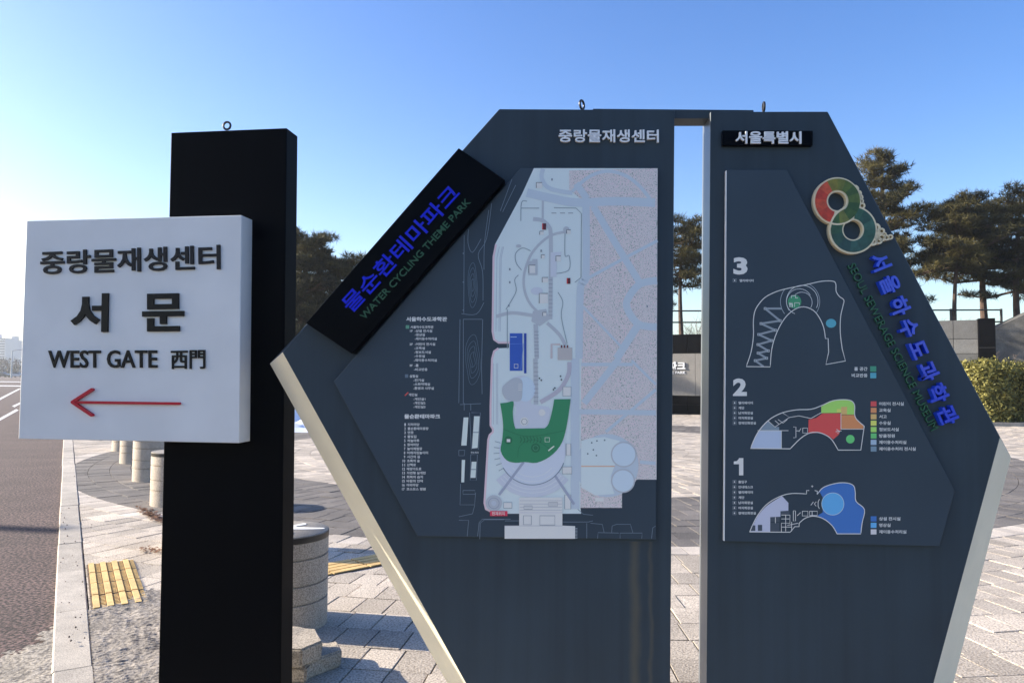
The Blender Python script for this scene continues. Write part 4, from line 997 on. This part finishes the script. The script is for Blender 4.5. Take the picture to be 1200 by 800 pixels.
# ================================================================== WALLS BEHIND THE PLAZA
M_dstone = mat('dark_polished_stone', (0.005, 0.005, 0.006), 0.35, noise_amt=0.3, nscale=3, spec=0.06)
M_lstone = granite('grey_stone_panel', (0.20, 0.195, 0.185), (0.13, 0.127, 0.12), fine=60, rough=0.5, bump=0.1, tone='object', tone_amt=0.22, dirt=0.25, dirt_scale=1.2)
M_concw = granite('concrete_wall', (0.27, 0.255, 0.235), (0.19, 0.18, 0.165), fine=50, rough=0.85, bump=0.15, dirt=0.16, dirt_scale=0.8)
M_core = mat('wall_core', (0.05, 0.05, 0.05), 0.9)
WA = gnd(806, 484.6); WA.z = 0
WB = at(1147, 440, 24.0); WB.z = 0
wu = (WB - WA).normalized(); wn_ = Vector((wu.y, -wu.x, 0))
if wn_.y > 0: wn_ = -wn_
WP = Plane(WA, wn_)
def wall_panels(t, s0, s1, rows, length, off, mat_of, name='panel', gap=0.012, th=0.03):
    """rows: list of (z0, z1); panels of the given length from s0 to s1 along the wall"""
    for ri, (z0, z1) in enumerate(rows):
        s = s0
        while s < s1 - 0.05:
            e = min(s + length, s1); g = MB()
            o = WA + wu * (s + gap / 2) + wn_ * off + Vector((0, 0, z0 + gap / 2))
            g.box(o, wu * (e - s - gap), wn_ * (th + random.uniform(-.002, .002)), Vector((0, 0, z1 - z0 - gap)))
            g.build(name, mat_of(ri), t, fixn=True); s = e
def s_at(px): 
    p = WP.hit(px, 440); return (p - WA).dot(wu)
zt_ = WP.hit(806, 391.5).z; z2 = WP.hit(806, 414).z; z1_ = WP.hit(806, 463.5).z
sA, sB = s_at(600), s_at(930)
t = empty('entrance_wall', WA + wu * ((sA + sB) / 2), 'long plaza wall with concrete band and park name, seen between the two slabs', 'wall')
g = MB(); g.box(WA + wu * sA + Vector((0, 0, -0.05)), wu * (sB - sA), wn_ * -0.35, Vector((0, 0, zt_ + 0.04))); g.build('wall_core', M_core, t, fixn=True)
wall_panels(t, sA, sB, [(0, z1_ * .5), (z1_ * .5, z1_)], 1.25, 0.0, lambda r: M_dstone)
wall_panels(t, sA, sB, [(z1_, z2)], 2.6, 0.0, lambda r: M_concw, th=0.045)
wall_panels(t, sA, sB, [(z2, zt_)], 1.25, 0.0, lambda r: M_dstone)
WT = WP.back(-0.046)
M_wl = mat('wall_letter_white', (0.8, 0.8, 0.8), 0.5)
letters(WT, '물순환테마파크', (735.5, 433.2), (803.5, 433.6), (735.5, 423.6), 0.05, M_wl, t, off=.03)
letters(WT, 'WATER CYCLING THEME PARK', (735.5, 437.6), (803.5, 438), (735.5, 434.6), 0.03, M_wl, t, off=.02, split=False, name='lettering')
# right: grey stone panel wall ending in a dark pillar
sC, sD, sE = s_at(960), s_at(1147), s_at(1147) + 0.9
zr = WP.hit(1147, 374.5).z
t = empty('stone_wall', WA + wu * ((sC + sD) / 2), 'grey stone panel wall behind the right edge of the board', 'wall')
g = MB(); g.box(WA + wu * sC + Vector((0, 0, -0.05)), wu * (sD - sC), wn_ * -0.4, Vector((0, 0, zr + 0.04))); g.build('wall_core', M_core, t, fixn=True)
rows = [(0, .62), (.62, 1.16), (1.16, 1.70), (1.70, 2.22), (2.22, 2.70), (2.70, zr)]
wall_panels(t, sC, sD, rows, 0.82, 0.0, lambda r: M_lstone, gap=0.016)
t = empty('stone_pillar', WA + wu * sD, 'dark polished stone pillar at the end of the grey panel wall', 'pillar')
g = MB(); g.box(WA + wu * (sD + .004) + wn_ * 0.16 + Vector((0, 0, -.05)), wu * 0.46, wn_ * -0.75, Vector((0, 0, zr + 0.08))); g.build('shaft', M_dstone, t, fixn=True)
for z in (0.6, 1.2, 1.8, 2.4):
    g = MB(); g.box(WA + wu * (sD + .001) + wn_ * 0.163 + Vector((0, 0, z)), wu * 0.466, wn_ * -0.76, Vector((0, 0, 0.012))); g.build('joint', M_core, t, fixn=True)
# left: low dark wall behind the snow
q0 = gnd(352, 489); 
t = empty('dark_wall', (q0.x, q0.y, 0), 'low dark stone wall behind the snow at left', 'wall')
for k in range(-4, 5):
    g = MB(); g.box((q0.x + k * 1.2 + .01, q0.y + 2.5, 0), (1.18, 0, 0), (0, .35, 0), (0, 0, 1.0)); g.build('panel', M_dstone, t, fixn=True)
g = MB(); g.box((q0.x - 4.85, q0.y + 2.45, 1.002), (10.9, 0, 0), (0, .45, 0), (0, 0, .09)); g.build('coping', M_dstone, t, fixn=True)

# concrete retaining wall at far right with a sloping top
t0 = at(1150, 440, 31); t1 = at(1310, 440, 29)
za = at(1165, 383, 31).z; zb_ = at(1200, 364, 31).z
M_ret = granite('stained_concrete', (0.15, 0.145, 0.135), (0.08, 0.078, 0.072), fine=45, rough=0.9, bump=0.2, dirt=0.5, dirt_scale=1.1)
t = empty('retaining_wall', (t0.x, t0.y, 0), 'weathered concrete retaining wall with sloping top beyond the hedge', 'wall')
q = [Vector((t0.x, t0.y, -.05)), Vector((t1.x, t1.y, -.05)), Vector((t1.x, t1.y, zb_ + 0.5)), at(1203, 363, 30.8), at(1163, 384, 31)]
q[3].y = t0.y + (t1.y - t0.y) * (q[3].x - t0.x) / (t1.x - t0.x); q[4].y = t0.y + (t1.y - t0.y) * (q[4].x - t0.x) / (t1.x - t0.x)
q.append(Vector((t0.x, t0.y, q[4].z)))
g = MB(); g.prism(q, [p + Vector((0.05, 0.6, 0)) for p in q]); g.build('slab', M_ret, t, fixn=True)

# rail fence on top of the bank behind the wall
M_rail = mat('rail_dark', (0.03, 0.028, 0.026), 0.6)
t = empty('rail_fence', (at(800, 440, 33).x, 33, 0), 'thin dark rail fence running behind the plaza walls', 'fence')
fx0, fx1 = at(560, 440, 33).x, at(1175, 440, 31).x
for k in range(12):
    x = fx0 + (fx1 - fx0) * k / 11; y = 33 - 2 * k / 11; g = MB(); g.tube([(x, y, 0), (x, y, 4.35)], [.05, .05], 8); g.build('post', M_rail, t)
for z in (3.75, 4.25):
    g = MB(); g.tube([(fx0, 33, z), (fx1, 31, z + .05)], [.032, .032], 6); g.build('rail', M_rail, t)

# ================================================================== HEDGE
M_hedge = foliage('hedge_leaf', (0.06, 0.065, 0.018), (0.38, 0.34, 0.10), 0.2)
M_wood = mat('twig_bark', (0.07, 0.05, 0.035), 0.9, noise_amt=0.3, nscale=10)
def scatter_leaves(P, Nn, size, name, m, parent, tones, jitter=0.9, aspect=0.55):
    n = len(P); a = rng.normal(size=(n, 3)) * jitter + Nn; a /= np.linalg.norm(a, axis=1)[:, None]
    r_ = rng.normal(size=(n, 3)); u = np.cross(a, r_); u /= np.linalg.norm(u, axis=1)[:, None]; w = np.cross(a, u)
    s_ = size * rng.uniform(.6, 1.3, n)[:, None]
    V = np.empty((n, 4, 3)); V[:, 0] = P - u * s_; V[:, 1] = P + w * s_ * aspect; V[:, 2] = P + u * s_; V[:, 3] = P - w * s_ * aspect
    o = world_loc(parent); V = V.reshape(-1, 3) - np.array(o)
    me = bpy.data.meshes.new(name); me.vertices.add(4 * n); me.vertices.foreach_set('co', V.ravel())
    me.loops.add(4 * n); me.loops.foreach_set('vertex_index', np.arange(4 * n, dtype=np.int32))
    me.polygons.add(n); me.polygons.foreach_set('loop_start', np.arange(0, 4 * n, 4, dtype=np.int32)); me.polygons.foreach_set('loop_total', np.full(n, 4, dtype=np.int32))
    me.materials.append(m); at_ = me.attributes.new('tone', 'FLOAT', 'FACE'); at_.data.foreach_set('value', tones.astype(np.float32)); me.update(calc_edges=True)
    return link(name, me, parent)
def hedge(x0, x1, y0, y1, z1, label, n):
    t = empty('clipped_hedge', ((x0 + x1) / 2, (y0 + y1) / 2, 0), label, 'hedge')
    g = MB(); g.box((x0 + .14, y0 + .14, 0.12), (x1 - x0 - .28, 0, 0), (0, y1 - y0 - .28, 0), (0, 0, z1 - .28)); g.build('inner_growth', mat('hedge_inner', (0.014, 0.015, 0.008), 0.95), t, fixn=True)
    P = []; Nn = []
    for k in range(n):
        f_ = random.random(); d = -abs(random.gauss(0, .07)); 
        if f_ < .45: p = (random.uniform(x0, x1), y0 - d, random.uniform(.08, z1)); q = (0, -1, 0)
        elif f_ < .60: p = (x0 - d, random.uniform(y0, y1), random.uniform(.08, z1)); q = (-1, 0, 0)
        elif f_ < .90: p = (random.uniform(x0, x1), random.uniform(y0, y1), z1 + d); q = (0, 0, 1)
        else: p = (x1 + d, random.uniform(y0, y1), random.uniform(.08, z1)); q = (1, 0, 0)
        w_ = 0.14 * noise.noise(Vector(p) * 2.4) + 0.10 * noise.noise(Vector(p) * 6.5) + (random.random() ** 8) * .25; P.append([p[i] + q[i] * w_ for i in range(3)]); Nn.append(q)
    P = np.array(P); tn = np.clip(rng.normal(.45, .2, n), 0, 1)
    scatter_leaves(P, np.array(Nn, float), 0.055, 'foliage', M_hedge, t, tn)
    for k in range(7):
        x = x0 + (x1 - x0) * (k + .5) / 7; g = MB(); g.tube([(x, (y0 + y1) / 2, -.02), (x + .05, (y0 + y1) / 2 + .03, .5)], [.03, .02], 6); g.build('stem', M_wood, t)
h0 = gnd(1151, 498.5); h1 = gnd(1182, 498.5)
zh = at(1165, 429, h0.y).z
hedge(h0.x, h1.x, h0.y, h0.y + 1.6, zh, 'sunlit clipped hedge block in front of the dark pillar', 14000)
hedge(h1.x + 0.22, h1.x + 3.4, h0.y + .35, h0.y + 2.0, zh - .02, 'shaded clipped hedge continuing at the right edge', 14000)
# planting kerb at hedge foot
g = MB(); g.box((h0.x - 3.6, h0.y - .22, -.02), (9.5, 0, 0), (0, .16, 0), (0, 0, .13)); o = g.build('planter_kerb', M_kerb, origin=(h0.x, h0.y - .15, 0)); tag(o, 'low pale stone kerb along the foot of the hedge', 'kerb')

# ================================================================== TREES
M_bark = mat('pine_bark', (0.085, 0.055, 0.040), 0.95, noise_amt=0.4, nscale=6, bump=0.5, bscale=14)
M_bark2 = mat('bare_bark', (0.10, 0.075, 0.06), 0.95, noise_amt=0.3, nscale=6)
M_pine = foliage('pine_needles', (0.010, 0.014, 0.006), (0.15, 0.125, 0.042), 0.2)
def needle_mesh(P, tn, parent, L=0.29, k=8, w=0.014, up=0.35, m=M_pine):
    n = len(P); P = np.repeat(P, k, 0); tone = np.repeat(tn, k); N = n * k
    d = rng.normal(size=(N, 3)); d[:, 2] += up * 1.4; d /= np.linalg.norm(d, axis=1)[:, None]
    r_ = rng.normal(size=(N, 3)); s = np.cross(d, r_); s /= np.linalg.norm(s, axis=1)[:, None]
    ln = L * rng.uniform(.6, 1.25, N)[:, None]
    V = np.empty((N, 3, 3)); V[:, 0] = P - s * w; V[:, 1] = P + s * w; V[:, 2] = P + d * ln
    V = V.reshape(-1, 3) - np.array(world_loc(parent))
    me = bpy.data.meshes.new('crown'); me.vertices.add(3 * N); me.vertices.foreach_set('co', V.ravel())
    me.loops.add(3 * N); me.loops.foreach_set('vertex_index', np.arange(3 * N, dtype=np.int32))
    me.polygons.add(N); me.polygons.foreach_set('loop_start', np.arange(0, 3 * N, 3, dtype=np.int32)); me.polygons.foreach_set('loop_total', np.full(N, 3, dtype=np.int32))
    me.materials.append(m); a = me.attributes.new('tone', 'FLOAT', 'FACE'); a.data.foreach_set('value', tone.astype(np.float32)); me.update(calc_edges=True)
    return link('crown', me, parent)
def pine(px, depth, top_py, label, crown_lo, rad, seed, nl=34, prof=None, lean=0.0, pads=5, dens=24, r_trunk=None, group='pine trees behind the plaza wall', fork=False):
    """px: trunk column; crown_lo: fraction of height where the crown starts; rad: crown radius in metres"""
    rr = random.Random(seed); p0 = at(px, 440, depth); H = at(px, top_py, depth).z; t = empty('pine_tree', (p0.x, depth, -0.1), label, 'tree', group)
    tr = r_trunk or 0.018 * H + .05; tp = []; 
    for k in range(11):
        f_ = k / 10; tp.append(Vector((p0.x + lean * f_ * f_ + .18 * math.sin(f_ * 5 + seed) * f_, depth + .15 * math.sin(f_ * 4 + seed * 2) * f_, -0.15 + (H - .1) * f_)))
    g = MB(); g.tube(tp, [tr * (1 - .82 * (k / 10)) for k in range(11)], 9); g.build('trunk', M_bark, t, smooth=True)
    prof = prof or (lambda q: (math.sin(math.pi * min(1, q * .9 + .12))) ** .7)
    limbs = MB(); P = []; T = []
    for k in range(nl):
        q = (k + rr.random()) / nl; hf = crown_lo + (0.985 - crown_lo) * q; i = min(9, int(hf * 10)); b = tp[i].lerp(tp[i + 1], hf * 10 - i)
        az = k * 2.4 + rr.uniform(-.5, .5); ln = max(.25, rad * prof(q) * rr.uniform(.45, 1.22)); rise = rr.uniform(-.05, .35) * (0.4 + q)
        d = Vector((math.cos(az), math.sin(az), 0)); e = b + d * ln + Vector((0, 0, ln * rise)); mid = b.lerp(e, .5) + Vector((0, 0, -.08 * ln + rr.uniform(-.1, .1)))
        r1 = tr * .32 * (1 - .6 * hf) + .012; limbs.tube([b, mid, e], [r1, r1 * .7, r1 * .3], 6)
        tonebase = rr.uniform(.0, .75)
        for j in range(pads):
            f_ = .32 + .72 * (j + rr.random() * .6) / pads; c = b.lerp(mid, f_ * 2) if f_ < .5 else mid.lerp(e, min(1.08, f_ * 2 - 1))
            side = Vector((-d.y, d.x, 0)) * rr.uniform(-.34, .34) * ln; c = c + side + Vector((0, 0, rr.uniform(-.02, .22)))
            limbs.tube([mid, c], [r1 * .3, .008], 4, cap=False)
            sz = rr.uniform(.28, .55) * (0.55 + .45 * min(1, ln / 1.5)); n = int(dens * .8 * (sz / .4) ** 2)
            v = rng.normal(size=(n, 3)); v /= np.linalg.norm(v, axis=1)[:, None]; v *= rng.uniform(.35, 1, n)[:, None] ** .5
            P.append(np.array(c) + v * np.array([sz, sz, sz * .30])); T.append(np.clip(tonebase + rr.uniform(-.15, .15) + rng.normal(0, .14, n), 0, 1))
    limbs.build('limbs', M_bark, t)
    P = np.concatenate(P); T = np.concatenate(T); needle_mesh(P, T, t)
    return t
# left group, beyond the post
pine(352, 32, 268, 'broad pine whose crown rises just right of the black post', .40, 2.1, 3, nl=44, dens=30, pads=6, prof=lambda q: 1.0 - .55 * q)
pine(392, 33, 292, 'lower pine sloping down behind the black name box', .36, 2.0, 5, nl=40, dens=28, pads=6, prof=lambda q: 1.0 - .5 * q)
pine(428, 35, 318, 'small pine mostly behind the black name box', .38, 1.8, 8, nl=30, dens=26)
pine(318, 33, 276, 'leftmost pine of the left group, mostly behind the black post', .45, 2.0, 11, nl=30, dens=26)
# in the slot between the slabs
pine(800, 34, 252, 'slim pine seen through the slot between the two slabs', .66, 1.7, 21, nl=26, dens=26, r_trunk=.17, prof=lambda q: .75 + .4 * math.sin(q * 3))
pine(757, 36, 262, 'pine behind the map slab, left of the slot', .55, 1.9, 23, nl=26)
# right group
pine(1036, 34, 172, 'tall light conifer rising behind the right slab', .22, 2.9, 31, nl=60, dens=24, pads=6, prof=lambda q: 1.0 * (1 - q) ** .55 + .08, lean=.25)
pine(1122, 33, 226, 'dark pine with a straight thin trunk behind the stone wall', .64, 1.9, 41, nl=30, dens=28, pads=6, prof=lambda q: .35 + .85 * math.sin(math.pi * min(1, q * .75 + .22)), r_trunk=.15)
pine(1160, 35, 236, 'pine with a thick leaning trunk behind the dark pillar', .62, 2.0, 47, nl=30, dens=26, pads=6, prof=lambda q: .4 + .8 * math.sin(math.pi * min(1, q * .75 + .2)), lean=-.5, r_trunk=.26)
pine(1196, 34, 226, 'pine cut by the right edge of the picture', .55, 2.1, 53, nl=34, dens=26, pads=6, prof=lambda q: 1.0 - .45 * q)
pine(1240, 36, 215, 'pine reaching in from beyond the right edge, behind the other pines', .40, 2.4, 59, nl=30)

def bare_tree(p, H, seed, label, name='bare_tree', group='leafless trees and bushes', spread=.5, r0_=None, cat='tree', levels=4, twist=.35):
    rr = random.Random(seed); t = empty(name, (p[0], p[1], -0.05), label, cat, group); g = MB(); tw = MB()
    def grow(b, d, L, r_, lv, mb):
        e = b + d * L; m_ = b.lerp(e, .5) + Vector((rr.uniform(-1, 1), rr.uniform(-1, 1), 0)) * L * .05
        mb.tube([b, m_, e], [r_, r_ * .8, r_ * .6], 5 if lv < 2 else 3, cap=False)
        if lv >= levels: return
        for k in range(rr.choice((3, 4))):
            f_ = rr.uniform(.45, 1); q = b.lerp(e, f_); nd = (d + Vector((rr.uniform(-1, 1), rr.uniform(-1, 1), rr.uniform(-.2, .6))) * (spread + .12 * lv)).normalized()
            grow(q, nd, L * rr.uniform(.5, .75), max(r_ * .5, .006), lv + 1, tw)
    grow(Vector((p[0], p[1], -.05)), Vector((rr.uniform(-.1, .1), 0, 1)).normalized(), H * .38, r0_ or H * .014, 0, g)
    g.build('trunk', M_bark2, t, smooth=True); tw.build('branches', M_bark2, t)
    return t
bare_tree(at(812, 440, 32), 5.2, 1, 'thin leafless tree in the slot right of the slim pine')
bare_tree(at(1100, 440, 33), 5.6, 2, 'leafless tree between the tall conifer and the thin pine')
bare_tree(at(1183, 440, 29), 3.6, 4, 'leafless bush in front of the retaining wall', name='bare_bush', cat='bush', spread=.7)
bare_tree(at(1140, 440, 34), 5.0, 6, 'leafless tree between the two right pine trunks')
bare_tree(at(366, 440, 36), 4.6, 9, 'leafless tree among the left pine trunks')

# ================================================================== FAR END OF THE ROAD
M_apt = mat('apartment_wall', (0.42, 0.44, 0.46), 0.8, noise_amt=0.05, nscale=.1)
M_aptw = mat('apartment_window', (0.08, 0.10, 0.12), 0.2)
def apartment(px0, px1, top, depth, floors, label):
    a = at(px0, 440, depth); b = at(px1, 440, depth); H = at(px0, top, depth).z; t = empty('apartment_block', ((a.x + b.x) / 2, depth, -.1), label, 'building', 'far apartment blocks')
    g = MB(); g.box((a.x, depth, -.14), (b.x - a.x, 0, 0), (0, 14, 0), (0, 0, H)); g.build('wall', M_apt, t, fixn=True)
    for k in range(floors):
        z = H * (k + .45) / floors; g = MB(); g.box((a.x + .6, depth - .12, z), (b.x - a.x - 1.2, 0, 0), (0, .1, 0), (0, 0, H / floors * .45)); g.build('window_band', M_aptw, t, fixn=True)
    g = MB(); g.box((a.x + (b.x - a.x) * .35, depth + 3, H - .14), ((b.x - a.x) * .25, 0, 0), (0, 6, 0), (0, 0, 3)); g.build('lift_house', M_apt, t, fixn=True)
apartment(-32, 5.2, 395.5, 520, 14, 'larger pale apartment block far down the road at left edge')
apartment(5.6, 14.8, 398, 540, 14, 'narrower pale apartment block far down the road beside the lamp post')
for k, (px, d, H) in enumerate(((-4, 240, 7), (3, 250, 8.5), (9, 235, 7.5), (17, 260, 7), (21, 245, 8))):
    bare_tree(at(px, 440, d), H, 20 + k, ('bare street tree at the left picture edge', 'tallest bare street tree far down the road', 'bare street tree left of the far lamp post', 'bare street tree right of the far lamp post', 'bare street tree touching the white sign edge')[k], group='bare trees far down the road', levels=5, r0_=.22)
M_evg = foliage('far_shrub', (0.03, 0.03, 0.02), (0.09, 0.08, 0.05), 0.1)
t = empty('roadside_shrubs', (at(8, 440, 262).x, 262, 0)); tag(t, 'dark band of bare shrubs along the far end of the road', 'shrubs', kind='stuff')
P = np.column_stack([rng.uniform(at(-40, 440, 262).x, at(60, 440, 262).x, 5200), rng.uniform(258, 268, 5200), rng.uniform(0, 1, 5200) ** 1.4 * 6.2])
P[:, 2] *= 0.75 + .35 * np.sin(P[:, 0] * .8); o = scatter_leaves(P, np.zeros((5200, 3)), .34, 'twigs', M_evg, t, np.clip(rng.normal(.5, .25, 5200), 0, 1)); o['kind'] = 'stuff'
M_lamp = mat('lamp_grey', (0.45, 0.46, 0.47), 0.5, metal=.3)
def street_lamp(p, H, label, arm=1.8, r_=.11, ang=0.0):
    t = empty('street_lamp', (p[0], p[1], -.1), label, 'street lamp', 'street lamps on the road')
    g = MB(); g.tube([(p[0], p[1], -.1), (p[0], p[1], H * .5), (p[0], p[1], H)], [r_, r_ * .8, r_ * .6], 10); g.build('pole', M_lamp, t, smooth=True)
    dx, dy = math.cos(ang) * arm, math.sin(ang) * arm
    g = MB(); g.tube([(p[0], p[1], H - .1), (p[0] + dx * .5, p[1] + dy * .5, H + .25), (p[0] + dx, p[1] + dy, H + .3)], [r_ * .5, r_ * .4, r_ * .4], 8); g.build('arm', M_lamp, t, smooth=True)
    g = MB(); g.tube([(p[0] + dx * .95, p[1] + dy * .95, H + .3), (p[0] + dx * 1.4, p[1] + dy * 1.4, H + .3)], [.10, .14], 8); g.build('lamp_head', M_lamp, t)
street_lamp(at(13.2, 440, 190), at(13.2, 411, 190).z, 'pale street lamp far down the road beside the white sign', r_=.22)
sh = gnd(76, 622, ROADZ); Hs = 7.0; kx = Hs / math.tan(R(SUN_EL))
sx_ = sh.x + sdir.x / math.hypot(sdir.x, sdir.y) * kx; sy_ = sh.y + sdir.y / math.hypot(sdir.x, sdir.y) * kx
t = empty('traffic_post', (sx_, sy_, -.1), 'tall post left of the picture whose shadow crosses the road', 'post')
g = MB(); g.tube([(sx_, sy_, -.1), (sx_, sy_, Hs)], [.13, .11], 14); g.build('pole', M_lamp, t, smooth=True)
g = MB(); g.lathe((sx_, sy_, -.09), [(.24, 0), (.24, .12), (.16, .16)], 16); g.build('foot', M_lamp, t)
def car(px, depth, colr, label):
    p = at(px, 440, depth); t = empty('parked_car', (p.x, depth, ROADZ), label, 'car', 'cars far down the road'); x, y, z = p.x, depth, ROADZ
    mb_ = mat('car_%d' % int(colr[0] * 100), colr, .3, coat=.5)
    def extr(prof, w, y0):
        a = [Vector((x + u, y0, z + v)) for u, v in prof]; return a, [q + Vector((0, w, 0)) for q in a]
    g = MB(); g.prism(*extr([(-2.1, .3), (2.1, .3), (2.15, .75), (1.3, .9), (-1.6, .95), (-2.1, .8)], 1.7, y - .85)); g.build('body', mb_, t, fixn=True)
    g = MB(); g.prism(*extr([(1.0, .93), (.4, 1.42), (-1.1, 1.45), (-1.6, .95)], 1.4, y - .7)); g.build('cabin', M_aptw, t, fixn=True)
    for u in (-1.3, 1.3):
        for v in (-.75, .75):
            g = MB(); g.tube([(x + u, y + v - .1, z + .31), (x + u, y + v + .1, z + .31)], [.31, .31], 14); g.build('wheel', M_band, t)
car(3, 205, (.03, .03, .035), 'black car crossing at the far end of the road')
car(21, 208, (.7, .7, .7), 'white car at the far end of the road beside the sign')

# ================================================================== AIR
hz = bpy.data.materials.new('haze'); hz.use_nodes = True; hn = hz.node_tree.nodes; hn.remove(hn['Principled BSDF'])
pv = hn.new('ShaderNodeVolumePrincipled'); pv.inputs['Color'].default_value = (0.86, 0.92, 1.0, 1); pv.inputs['Density'].default_value = 0.0005; pv.inputs['Anisotropy'].default_value = 0.3
hz.node_tree.links.new(pv.outputs[0], hn['Material Output'].inputs['Volume'])
g = MB(); g.box((-1500, -300, -1.2), (3000, 0, 0), (0, 1500, 0), (0, 0, 62)); o = g.build('haze', hz, fixn=True); tag(o, 'thin pale winter haze over the road and plaza', 'haze', kind='stuff')
